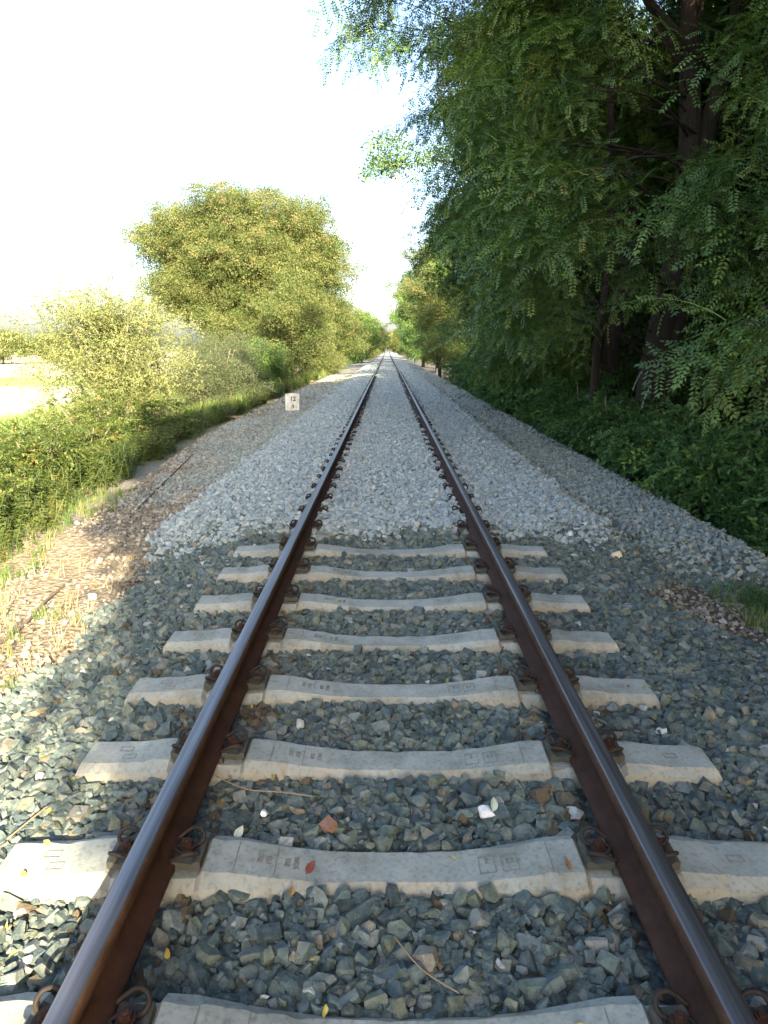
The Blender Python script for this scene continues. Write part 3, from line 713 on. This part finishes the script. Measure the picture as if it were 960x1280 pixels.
tree('locust_tree', 'leaning locust with a sunlit patch on its trunk, left of the two-stemmed tree', (4.9, 15.6),
     [(0, 0, [(4.9, 15.6, 1.5), (5.15, 15.6, 4.5), (4.7, 15.5, 6.4), (3.9, 15.4, 10)], .24, .08)],
     [(4.0, 14.8, 9.6, 2.8, 2.6, 2.0, 1.8), (2.9, 16.6, 5.4, 1.8, 1.4, 3.2, 1.6), (3.2, 15.2, 7.4, 1.2, 1.2, 1.2, .8)], 52, .72, 120, C_LOC, 1.1, group=GR, seed=2, limb_n=12, comb=.75, droop=.2,
     extra=[((-0.3, 13.75, 8.0), 0.35), ((-0.05, 13.71, 7.6), 0.35), ((-0.35, 13.57, 7.05), 0.28), ((-0.15, 13.48, 6.65), 0.22), ((.05, 13.6, 7.1), 0.28), ((0.5, 13.7, 7.5), 0.42), ((0.75, 13.52, 6.9), 0.28), ((1.1, 13.63, 7.1), 0.42)] + [((1.5, 14.2, 8.1), .8), ((2.3, 14, 8.2), .8)])
tree('locust_tree', 'slim locust with a thin dark trunk just behind the trackside shrubs', (4.05, 13.6),
     [(0, 0, [(4.0, 13.6, 1.5), (4.1, 13.6, 4), (3.6, 13.5, 9)], .10, .05)],
     [(3.3, 18.5, 5.4, 1.3, 1.6, 4.0, 3), (3.6, 17, 2.4, 1.0, 1.6, 1.4, 1.0), (3.7, 14.8, 5.4, 1.2, 1.0, 2.4, 1.4)], 42, .72, 120, C_LOC, 1.1, group=GR, seed=3, limb_n=8, comb=.75, droop=.2,
     extra=[((1.75, 14.48, 6.26), 0.41), ((1.80, 14.8, 5.45), 0.41), ((2.25, 15.14, 4.72), 0.50), ((2.40, 17.08, 4.25), 0.45), ((2.10, 13.21, 5.23), 0.45), ((1.97, 13.5, 6.45), 0.63), ((3.00, 19.02, 3.75), 0.54), ((3.70, 18.68, 2.6), 0.54), ((3.80, 15.4, 1.9), 0.45), ((2.04, 13.37, 5.91), 0.54), ((2.50, 13.74, 3.3), 0.54), ((3.10, 12.97, 2.4), 0.54), ((2.80, 13.6, 2.8), 0.45)])
tree('locust_tree', 'tall locust at the right edge whose crown the frame cuts off', (7.0, 12.6),
     [(0, 0, [(6.95, 12.6, 1.5), (6.8, 12.6, 4.5), (6.6, 12.5, 12)], .25, .14)],
     [(7.0, 12, 10, 2.6, 2.6, 2.4, 3), (6.6, 10.8, 6.4, 1.6, 1.0, 2.0, 1.4)], 44, .75, 120, C_LOC, 1.1, group=GR, seed=4, limb_n=10, comb=.75, droop=.2,
     extra=[((3.56, 8.67, 3.5), 0.38), ((3.73, 8.19, 3.2), 0.36), ((3.99, 8.19, 3.65), 0.42), ((3.87, 8.04, 2.6), 0.38), ((4.30, 8.89, 4.41), 0.42), ((4.53, 9.61, 5.25), 0.47), ((3.98, 9.07, 3.85), 0.34), ((4.03, 8.03, 2.97), 0.34)])
tree('locust_tree', 'locust with pale blue green sprays reaching in from the right edge at eye height', (5.4, 4.6),
     [(0, 0, [(5.4, 4.6, 1), (5.4, 4.7, 4), (5.6, 4.6, 9)], .16, .08)],
     [(6.3, 4.4, 7.8, 2.4, 2.4, 3.0, 3)], 60, .8, 50, C_LOC, 1.0, group=GR, seed=5, limb_n=12, comb=.5,
     extra=[((3.2, 5.4, 2.0), .2), ((3.5, 5.4, 2.1), .25), ((3.4, 5.45, 1.75), .22)] + [((2.76, 5.43, 2.01), 0.16), ((2.64, 5.4, 1.88), 0.14), ((2.84, 5.37, 1.78), 0.18), ((2.82, 5.33, 1.6), 0.12), ((2.58, 5.39, 1.84), 0.1)])
# the row farther on
rows = [((5.9, 21), 10.5, 3.6, 'dense locust in the right hand row, just past the nearest dark crowns', .7, 1.5),
        ((6.3, 27), 11.0, 3.6, 'locust in the right row whose sunlit branch hangs out over the track', .6, 1.5),
        ((6.4, 35), 10.5, 3.5, 'mid distance locust in the right row with foliage down to the gravel', .7, 1.5),
        ((6.2, 46), 10.5, 3.5, 'locust in the middle of the right row in half shade', .7, 1.7),
        ((4.4, 60), 10.6, 3.4, 'sunlit yellow green tree where the right row closes on the track', .5, 1.8),
        ((5.4, 76), 11.5, 3.9, 'tree behind the sunlit one, far along the right row', .7, 2.1),
        ((5.0, 98), 11.5, 3.6, 'second farthest tree of the right row', .7, 2.4),
        ((4.8, 130), 11.5, 3.5, 'farthest tree of the right row, beside the vanishing rails', .7, 2.8)]
for i, ((x, y), H, rr, lab, rad, s) in enumerate(rows):
    ex = []
    if i == 1: ex = [((.25, 26.8, 8.4), .42), ((-.1, 26.6, 8.0), .38), ((-.4, 26.5, 7.7), .32), ((.7, 27, 8.2), .5), ((.0, 26.4, 8.6), .3), ((1.5, 27, 8.2), .6)]
    tree('locust_tree', lab, (x, y), [(0, 0, [(x, y, 2), (x + .2, y, H * .5), (x - .1, y, H * .9)], .22, .06)],
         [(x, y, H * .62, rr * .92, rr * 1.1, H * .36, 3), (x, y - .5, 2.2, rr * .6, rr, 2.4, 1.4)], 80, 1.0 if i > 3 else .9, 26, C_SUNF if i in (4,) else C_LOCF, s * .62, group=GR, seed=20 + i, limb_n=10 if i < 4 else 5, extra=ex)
# second rank of trees deeper in the wood
for i, (x, y) in enumerate([(9.5, 6.5), (9.8, 15), (10.5, 21), (8.6, 18), (12, 11), (10.5, 29), (11, 38), (15, 24)]):
    tree('woodland_tree', 'tree standing deeper in the dark wood behind the trackside locusts', (x, y), [(0, 0, [(x, y, 2), (x + .2, y, 5), (x, y, 10)], .2, .07)],
         [(x, y, 7.5, 3.2, 3.2, 4.2, 3), (x, y, 2, 2.8, 2.8, 2.4, 1)], 70, 1.05, 20, C_FORE, .8, group='trees deeper in the right hand wood', seed=40 + i, limb_n=8)
# trees beside and behind the camera, out of the frame: they shade the track
for i, (x, y, H, rr) in enumerate([(7.2, -.6, 13.6, 3.3), (5.8, -6.4, 13.4, 2.8), (9.9, -3.8, 13, 3.4), (10.6, -9.5, 12.5, 3.3), (12.5, 1.5, 13, 3.4), (10.8, -15.5, 11, 3.0)]):
    tree('shade_tree', 'tree beside the track behind the camera, seen only by its shade on the ballast', (x, y), [(0, 0, [(x, y, 2), (x, y, 5), (x, y, H * .85)], .22, .07)],
         [(x, y, H * .54, rr, rr, H * .43, 3)], 520, .46, 140, C_FORE, 1.0, group='trees behind the camera', seed=60 + i, limb_n=6)

# left side
tree('locust_tree', 'large sunlit tree with brown seed pods standing left of the track', (-10.4, 45),
     [(0, 0, [(-10.4, 45, 2), (-10.0, 45, 4.5), (-9.2, 45, 8.5)], .3, .10), (.2, 0, [(-10.6, 45, 2), (-11.6, 45, 5), (-12.6, 45, 8)], .22, .07)],
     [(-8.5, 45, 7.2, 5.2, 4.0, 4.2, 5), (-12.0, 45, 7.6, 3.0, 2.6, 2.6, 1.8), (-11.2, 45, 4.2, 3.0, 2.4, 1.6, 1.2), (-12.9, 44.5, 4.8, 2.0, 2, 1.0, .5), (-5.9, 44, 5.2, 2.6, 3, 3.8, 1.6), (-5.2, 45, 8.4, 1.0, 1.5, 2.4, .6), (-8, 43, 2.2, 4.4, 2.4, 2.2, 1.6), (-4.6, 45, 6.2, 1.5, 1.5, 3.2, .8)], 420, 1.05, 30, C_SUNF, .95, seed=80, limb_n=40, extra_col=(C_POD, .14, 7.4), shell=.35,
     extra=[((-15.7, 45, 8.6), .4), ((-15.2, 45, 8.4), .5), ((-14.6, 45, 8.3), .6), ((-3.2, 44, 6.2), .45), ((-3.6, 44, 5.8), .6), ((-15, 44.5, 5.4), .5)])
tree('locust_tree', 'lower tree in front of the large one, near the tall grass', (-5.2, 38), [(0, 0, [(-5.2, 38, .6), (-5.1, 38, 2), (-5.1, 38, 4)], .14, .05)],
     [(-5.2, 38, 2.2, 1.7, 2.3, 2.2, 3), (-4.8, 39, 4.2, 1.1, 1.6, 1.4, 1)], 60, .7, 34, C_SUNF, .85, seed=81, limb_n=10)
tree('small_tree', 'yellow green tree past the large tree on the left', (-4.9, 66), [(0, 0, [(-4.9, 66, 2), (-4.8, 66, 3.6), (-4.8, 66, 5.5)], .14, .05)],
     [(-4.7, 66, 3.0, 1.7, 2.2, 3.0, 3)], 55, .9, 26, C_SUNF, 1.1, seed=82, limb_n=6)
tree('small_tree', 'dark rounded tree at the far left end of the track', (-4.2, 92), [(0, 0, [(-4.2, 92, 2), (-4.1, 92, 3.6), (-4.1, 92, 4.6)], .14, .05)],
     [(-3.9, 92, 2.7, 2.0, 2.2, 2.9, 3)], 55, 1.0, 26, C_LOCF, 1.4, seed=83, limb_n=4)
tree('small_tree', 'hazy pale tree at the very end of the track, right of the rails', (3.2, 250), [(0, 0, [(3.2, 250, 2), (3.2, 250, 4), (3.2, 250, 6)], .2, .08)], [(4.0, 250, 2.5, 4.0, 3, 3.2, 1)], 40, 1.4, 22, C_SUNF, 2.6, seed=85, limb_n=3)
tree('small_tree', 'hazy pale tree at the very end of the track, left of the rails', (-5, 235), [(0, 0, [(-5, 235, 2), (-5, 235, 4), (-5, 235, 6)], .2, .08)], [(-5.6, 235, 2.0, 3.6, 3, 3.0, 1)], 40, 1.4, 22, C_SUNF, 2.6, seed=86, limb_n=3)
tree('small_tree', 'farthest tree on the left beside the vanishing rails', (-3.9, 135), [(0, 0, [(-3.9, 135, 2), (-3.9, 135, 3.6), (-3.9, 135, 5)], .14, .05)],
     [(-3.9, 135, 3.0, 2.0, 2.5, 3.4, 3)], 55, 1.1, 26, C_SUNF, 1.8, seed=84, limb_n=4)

def shrub(name, label, x, y, rx, ry, h, col, size, ncl=26, crad=.4, per=90, group=None, droop=.1, seed=0, stem=M_STEM, stems=5, cat='bush', shell=.3, low=0.0, extra=()):
    z0 = float(gz(np.array([[x]]), np.array([[y]]))[0, 0])
    r = random.Random(seed); tr = []
    for s in range(stems):
        a = s * 2.4 + r.random(); tr.append((.08 * math.cos(a), .08 * math.sin(a), [(x + rx * .25 * math.cos(a), y + ry * .25 * math.sin(a), z0 + h * .35), (x + rx * .6 * math.cos(a), y + ry * .6 * math.sin(a), z0 + h * .85)], .022 * h ** .6, .008))
    return tree(name, label, (x, y), tr, [(x, y, z0 + h * .5 + low, rx, ry, h * .47, 1)], ncl, crad, per, col, size, droop, cat, group, barkm=stem, limb_n=8, seed=seed, shell=shell, extra=extra)
shrub('pale_bush', 'tall pale yellow green bush in full sun on the left by the bright field', -7.1, 18, 1.9, 1.8, 4.1, C_PALE, .9, 110, .45, 90, seed=100, stems=7, shell=.2, extra=[((-8.2, 18, 2.9), .3), ((-9.2, 18, 1.5), .4), ((-9.5, 18, .9), .35), ((-7.9, 18.3, 2.9), .35)])
shrub('grey_bush', 'grey green bush between the pale bush and the large tree', -6.0, 24, 1.4, 1.3, 2.6, C_GREYF, .75, 60, .42, 110, seed=101, low=-.1)
shrub('grey_bush', 'wide grey green bush under the left side of the large tree', -7.6, 31, 1.8, 1.5, 3.2, C_GREYF, .85, 60, .5, 80, seed=102, low=-.1)
shrub('hedge_bush', 'dull green bush behind the tall grass below the large tree', -6.2, 33, 1.3, 1.7, 2.5, C_LOCF, .7, 50, .5, 80, seed=103, low=-.1)
shrub('hedge_bush', 'yellow green bush where the tall grass meets the gravel far on the left', -5.0, 55, .9, 2.5, 2.2, C_SUNF, .9, 40, .6, 60, seed=104, low=-.1)
shrub('hedge_bush', 'bush left of the lower tree, behind the tall grass', -7.4, 39, 1.5, 1.7, 2.6, C_LOCF, .8, 50, .5, 80, seed=105, low=-.1)
BR = [(-5.0, 7.3, .9, .95, .85, 'rounded bramble bush cut by the left edge of the photo'), (-5.0, 9.6, .75, .9, .85, 'bramble bush behind the rounded one at the left edge'),
      (-6.4, 8.4, .9, 1.1, .9, 'bramble bush farthest from the track at the left edge'),
      (-5.3, 11.9, .8, .9, .95, 'dark green bush in the middle of the left verge'), (-5.2, 14.8, .75, .8, 1.05, 'dark green bush on the left verge next to the wooden plank'),
      (-6.6, 11.4, .9, 1.2, 1.05, 'bush behind the dark verge bushes, in front of the field'), (-6.3, 14.5, .9, 1.0, 1.3, 'bush at the foot of the tall pale bush')]
for i, (x, y, a, b_, h, lab) in enumerate(BR):
    shrub('verge_bush', lab, x, y, a, b_, h, C_BRM, .8, 34, .32, 190, 'bushes on the left verge', seed=110 + i)
# right-hand undergrowth
UG = [(4.75, 6.6, .8, .8, 1.25, 'leafy undergrowth bush at the lower right by the gravel corner'), (4.1, 8.4, .6, .8, 1.3, 'broad leaved bush spilling onto the right gravel edge, nearest the camera'),
      (4.3, 10.2, .7, .9, 1.5, 'broad leaved bush in front of the two-stemmed tree'), (4.1, 12.4, .65, 1.0, 1.6, 'broad leaved bush left of the big trunk on the gravel edge'),
      (4.15, 15, .7, 1.2, 1.8, 'fourth trackside bush along the right gravel edge'), (4.2, 18, .7, 1.4, 2.0, 'fifth trackside bush along the right gravel edge'), (4.25, 21.5, .8, 1.6, 2.1, 'sixth trackside bush along the right gravel edge'),
      (4.3, 25.5, .8, 1.9, 2.2, 'seventh trackside bush along the right gravel edge'), (4.4, 30, .9, 2.2, 2.3, 'bush beside the small white post on the right'), (4.3, 36, .9, 2.6, 2.3, 'last trackside bush before the sunlit right hand tree'),
      (6.2, 8.4, 1.0, 1.0, 1.7, 'bush in the shade behind the trackside bushes at the right edge'), (6.5, 10.8, 1.0, 1.0, 1.7, 'shaded bush to the right of the big trunk')]
for i, (x, y, a, b_, h, lab) in enumerate(UG):
    shrub('undergrowth_bush', lab, x, y, a, b_, h, C_GRN, .85 if y < 16 else 1.2, int(30 + b_ * 14), .36 if y < 16 else .45, 120 if y < 16 else 60, 'bushes along the right gravel edge', seed=130 + i)
# low woodland mass closing the view between the trunks
n = 5200; x = rng.uniform(8, 34, n); y = rng.uniform(3, 95, n); k = (x > 6.5 + rng.random(n) * 3); x, y = x[k], y[k]
zz = rng.uniform(-1, 1, len(x)) ; z = -1.0 + (zz + 1) * (1.0 + np.clip(x - 12, 0, 20) * .22)
d = rng.normal(0, 1, (len(x), 3))
tag(scatter('woodland_undergrowth', C_FORE, np.stack([x, y, z], 1), dir_rot(d, rng.uniform(0, 6, len(x))), rng.uniform(1.0, 2.0, len(x))), 'dark leafy undergrowth deep between the trunks', 'undergrowth', kind='stuff')

# grass and weeds
def plant_field(name, col, x0, x1, y0, y1, n, smin, smax, fn=None, label=None, cat='grass'):
    x = rng.uniform(x0, x1, n); y = rng.uniform(y0, y1, n)
    if fn is not None: k = fn(x, y); x, y = x[k], y[k]
    z = gz(x[:, None], y[:, None])[:, 0] - .01; m = len(x)
    rot = np.stack([rng.normal(0, .12, m), rng.normal(0, .12, m), rng.uniform(0, 6.28, m)], 1)
    return tag(scatter(name, col, np.stack([x, y, z], 1), rot, rng.uniform(smin, smax, m)), label, cat, kind='stuff')
edge = lambda y: -3.7 - smooth01(5, 18, y) * .8 + .15 * np.sin(y * 2.1)
plant_field('tall_grass', C_GRASS, -7.5, -3.3, 6, 62, 8000, .7, 1.6, lambda x, y: (x < edge(y) - .15) & ((y > 17) | (rng.random(len(x)) < .03)), 'tall green grass and herbs on the left verge')
plant_field('low_weeds', C_WEEDL, -8, -3.2, 4.5, 34, 5200, .45, 1.1, lambda x, y: x < edge(y) + .05, 'leafy weeds and nettles on the left verge', 'weeds')
plant_field('short_grass', C_GRASS, -7, -2.15, 2.6, 9, 2600, .15, .42, lambda x, y: (x < -3.25 - .1 * np.sin(y * 3)) | ((y < 4.9) & (rng.random(len(x)) < .30)) , 'short green grass at the edge of the dirt path')
plant_field('dry_grass', C_STRAW, -3.6, -2.05, 3.0, 7.6, 130, .4, .9, lambda x, y: np.hypot(x + 2.5, (y - 5.0) * .6) < .8, 'dry straw coloured grass on the dirt path')
plant_field('roadside_weeds', C_WEED, 2.75, 3.6, 4.1, 5.3, 120, .25, .55, None, 'small green plants beside the dark soil patch on the right', 'weeds')
plant_field('roadside_grass', C_GRASS, 2.55, 3.7, 4.0, 5.4, 330, .25, .5, None, 'grass tuft beside the dark soil patch on the right')
plant_field('forest_floor_plants', C_WEED, 3.75, 9, 4.8, 24, 1500, .5, 1.3, None, 'low leafy plants under the right hand trees', 'weeds')
plant_field('field_edge_grass', C_GRASS, -16, -7, 8, 60, 3500, 1.0, 2.0, None, 'rough pale grass where the left verge meets the field')

# distant hedge and trees over the field
for i, (x, y, h, rr) in enumerate([(-82, 150, 5.5, 4.5), (-74, 158, 3.8, 4), (-96, 150, 6.5, 5), (-150, 320, 9, 12), (-128, 330, 6, 10), (-170, 340, 5, 9)]):
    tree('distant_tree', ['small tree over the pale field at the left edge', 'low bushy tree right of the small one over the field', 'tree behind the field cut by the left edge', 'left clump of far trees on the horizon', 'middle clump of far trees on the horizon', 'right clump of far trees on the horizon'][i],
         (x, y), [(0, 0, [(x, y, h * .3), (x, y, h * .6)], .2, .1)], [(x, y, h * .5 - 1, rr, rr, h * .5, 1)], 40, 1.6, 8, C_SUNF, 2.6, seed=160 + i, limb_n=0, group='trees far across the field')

# ------------------------------------------------------------------ small objects
def zat(x, y): return float(prof(x, y))
# kilometre stone
M_PAINT, nt, b = mat('white painted concrete'); n_ = noise_node(nt, 9, 5, .6); r_ = ramp(nt, [(.35, (.40, .39, .33)), (.6, (.62, .63, .6))]); nt.links.new(n_.outputs[0], r_.inputs[0]); nt.links.new(r_.outputs[0], b.inputs['Base Color']); b.inputs['Roughness'].default_value = .7
M_BLACK, nt, b = mat('black lettering'); b.inputs['Base Color'].default_value = (.02, .02, .02, 1)
M_FADED, nt, b = mat('faded lettering'); b.inputs['Base Color'].default_value = (.12, .12, .10, 1)
kx, ky = -2.85, 20.6
ks = empty('kilometre_stone', (kx, ky, zat(kx, ky) - .02)); ks.rotation_euler = (R(1.5), R(1.5), R(4)); tag(ks, 'white kilometre stone with black numbers 12 over 9 on the left gravel', 'marker stone')
mb = MB(); w, d, h = .21, .07, .55
pr = [(-w * .94, 0), (-w, h * .97), (-w * .6, h * 1.0), (0, h * 1.02), (w * .6, h * 1.0), (w, h * .97), (w * .94, 0)]
v = [(x, s * d, z) for s in (-1, 1) for x, z in pr]; n = len(pr)
mb.add(v, [tuple(range(n)), tuple(range(2 * n - 1, n - 1, -1))] + [(i, n + i, n + (i + 1) % n, (i + 1) % n) for i in range(n)])
link('stone_slab', mb.mesh('stone_slab', [M_PAINT]), None, ks)
for s, z, xx, m in (('12', .40, 0.02, M_BLACK), ('9', .17, .02, M_FADED)):
    o = link('number', text_mesh(s, .18, m, .003), None, ks, (xx, -d - .003, z)); o.rotation_euler = (R(90), 0, 0)
# white posts on the right
for i, (x, y, h, lab) in enumerate([(3.45, 49, .55, 'small white post on the right gravel shoulder'), (3.2, 88, .6, 'farther small white post on the right gravel shoulder')]):
    mb = MB(); mb.tube([(0, 0, -.1), (0, 0, h * .92), (0, 0, h)], [.07, .065, .045], 8); tag(link('marker_post', mb.mesh('marker_post', [M_PAINT], False), None, None, (x, y, zat(x, y) - .02)), lab, 'post')
# cable
M_CABLE = rust('weathered cable', (.05, .045, .04), (.10, .085, .07), (.16, .13, .1), .8)
def along(pts, lift=.018): return spline([(x, y, zat(x, y) + lift + .012 * math.sin(y * 4)) for x, y in pts], 8)
for pts, rad, lab in (([(-3.0, 3.2), (-2.66, 4.3), (-2.7, 5.1), (-2.74, 5.6)], .012, 'near piece of old brown rod lying in the dry grass on the left'), ([(-2.76, 6.3), (-2.95, 8.0), (-3.42, 11.6), (-3.75, 14.0), (-4.0, 16.5)], .012, 'long dark cable lying along the left dirt path')):
    mb = MB(); mb.tube(along(pts), rad, 6); tag(link('old_cable', mb.mesh('old_cable', [M_CABLE], True)), lab, 'cable')
# planks
M_WOOD = bark('weathered plank', (.26, .17, .11), (.45, .32, .22))
for (x, y, l, rz, lab) in ((-4.35, 19.6, .85, .1, 'weathered wooden plank at the edge of the left verge'), (-4.5, 42, 1.5, .5, 'pale boards lying beyond the tall grass on the left')):
    mb = MB(); rr_ = random.Random(int(y)); nseg = 6; v = []; f = []
    for i in range(nseg + 1):
        t = i / nseg - .5; s = .06 + rr_.uniform(-.008, .008); hh = .05 + rr_.uniform(-.006, .006)
        v += [(t * l, -s, 0), (t * l, s, 0), (t * l + .01, s, hh), (t * l + .01, -s, hh)]
    for i in range(nseg): f += [(4 * i + a, 4 * i + (a + 1) % 4, 4 * i + 4 + (a + 1) % 4, 4 * i + 4 + a) for a in range(4)]
    f += [(3, 2, 1, 0), tuple(4 * nseg + a for a in range(4))]; mb.add(v, f)
    o = link('wooden_plank', mb.mesh('wooden_plank', [M_WOOD]), None, None, (x, y, zat(x, y) + .02)); o.rotation_euler = (0, R(3), rz); tag(o, lab, 'plank')
# odd stones
def odd_stone(x, y, size, color, lab, seed, sc=(1, 1, 1), dz=.03):
    m, nt, b = mat('odd stone'); n_ = noise_node(nt, 4, 5, .6); r_ = ramp(nt, [(.3, tuple(c * .7 for c in color)), (.7, color)]); nt.links.new(n_.outputs[0], r_.inputs[0]); nt.links.new(r_.outputs[0], b.inputs['Base Color']); b.inputs['Roughness'].default_value = .8
    me = rock_mesh(seed, 9, (.5, .7)); me.materials.append(m); o = link('stone', me, None, bed, (x, y, zat(x, y) + dz)); o.scale = tuple(size * s for s in sc); o.rotation_euler = (.2, .35, seed); o['label'] = lab
for x, y, size, c, lab, sd in ((-0.239, 2.128, .062, (.22, .125, .08), 'orange brown brick fragment among the grey stones', 301), (0.338, 2.205, .06, (.75, .74, .72), 'white quartz stone between the first two sleepers', 302), (-0.479, 2.196, .035, (.8, .8, .78), 'small white chip near the left rail', 303), (1.198, 2.774, .045, (.6, .6, .56), 'pale stone beside the right end of the second sleeper', 304), (1.953, 5.73, .085, (.62, .52, .36), 'tan lump on the right shoulder', 305), (1.66, 6.139, .06, (.7, .71, .7), 'whitish stone at the start of the fresh ballast', 306)):
    if size > 0:
        odd_stone(x, y, size, c, lab, sd, dz=.045)
odd_stone(-2.331, 5.073, .075, (.75, .73, .68), 'white stone lying in the dry grass', 307)
# fallen leaves and twigs
def leaf_mesh(i):
    r = random.Random(i); mb = MB(); n = 5
    for s in (-1, 1):
        v = [(0, 0, 0)] + [(t, s * .28 * math.sin(math.pi * t ** .8) , .18 * math.sin(math.pi * t) * r.uniform(.6, 1.4)) for t in (.25, .5, .75)] + [(1, 0, r.uniform(0, .2))] + [(.5, 0, .04)]
        mb.add(v, [(0, 1, 5), (1, 2, 5), (2, 3, 5), (3, 4, 5)])
    return mb.mesh('leaf')
C_LEAF = proto_col('fallen_leaf_shapes', [leaf_mesh(i) for i in range(5)], M_YEL)
n = 420; x = rng.uniform(-1.9, 2.6, n); y = 1.3 + rng.random(n) ** 1.5 * 9; k = np.abs(np.abs(x) - RX) > .07; x, y = x[k], y[k]; m_ = len(x)
z = prof(x, y) + .035 + .04 * (in_sleeper(x, y, 0) & (y < 6))
tag(scatter('fallen_leaves', C_LEAF, np.stack([x, y, z], 1), np.stack([rng.normal(0, .5, m_), rng.normal(0, .5, m_), rng.uniform(0, 6.28, m_)], 1), rng.uniform(.015, .032, m_)), 'small yellow leaves scattered over the ballast', 'leaves', kind='stuff')
for x, y, s, m, rz, lab in ((-0.285, 1.841, .05, M_RED, 1.0, 'curled dark red leaf against the first sleeper'), (-0.329, 1.799, .035, M_YEL, 1.5, 'bright yellow leaf lying below the red leaf'), (-0.558, 2.051, .055, M_PALEL, 1.2, 'pale silver green leaf on the left end of the first sleeper'), (0.36, 2.202, .06, M_PALEL, 1.4, 'long pale green leaf beside the white stone'), (0.554, 1.861, .05, M_YEL, 1.9, 'orange leaf leaning on the right end of the first sleeper'), (1.657, 2.7, .045, M_YEL, .4, 'yellow leaf at the right edge of the photo')):
    me = leaf_mesh(int(abs(x) * 100) + 3); me.materials.append(m); onsl = in_sleeper(np.array(x), np.array(y), .02)
    o = link('fallen_leaf', me, None, None, (x, y, zat(x, y) + (.095 if onsl else .05))); o.scale = (s, s, s); o.rotation_euler = (.5, -.35, rz); tag(o, lab, 'leaf')
M_TWIG, nt, b = mat('dry twig'); b.inputs['Base Color'].default_value = (.24, .17, .10, 1); b.inputs['Roughness'].default_value = .8
for pts, rad, lab in (([(-0.706, 2.4), (-0.568, 2.316), (-0.426, 2.297), (-0.3, 2.269)], .0025, 'long thin twig lying beside the left rail'), ([(0.545, 2.405), (0.667, 2.452), (0.799, 2.494)], .0025, 'straight straw stalk against the right rail'), ([(-0.009, 1.639), (0.066, 1.531), (0.161, 1.461)], .0022, 'dry stalk among the stones at the bottom of the photo'), ([(-1.28, 1.926), (-1.145, 1.895), (-1.036, 1.868)], .003, 'thin brown stalk below the left end of the first sleeper'), ([(-1.344, 2.044), (-1.313, 2.145), (-1.287, 2.223)], .003, 'reddish stalk left of the first sleeper')):
    q = []
    for x, y in pts:
        q.append((x, y, zat(x, y) + .062))
    mb = MB(); mb.tube(spline(q, 4), rad, 5); tag(link('twig', mb.mesh('twig', [M_TWIG], True)), lab, 'twig')
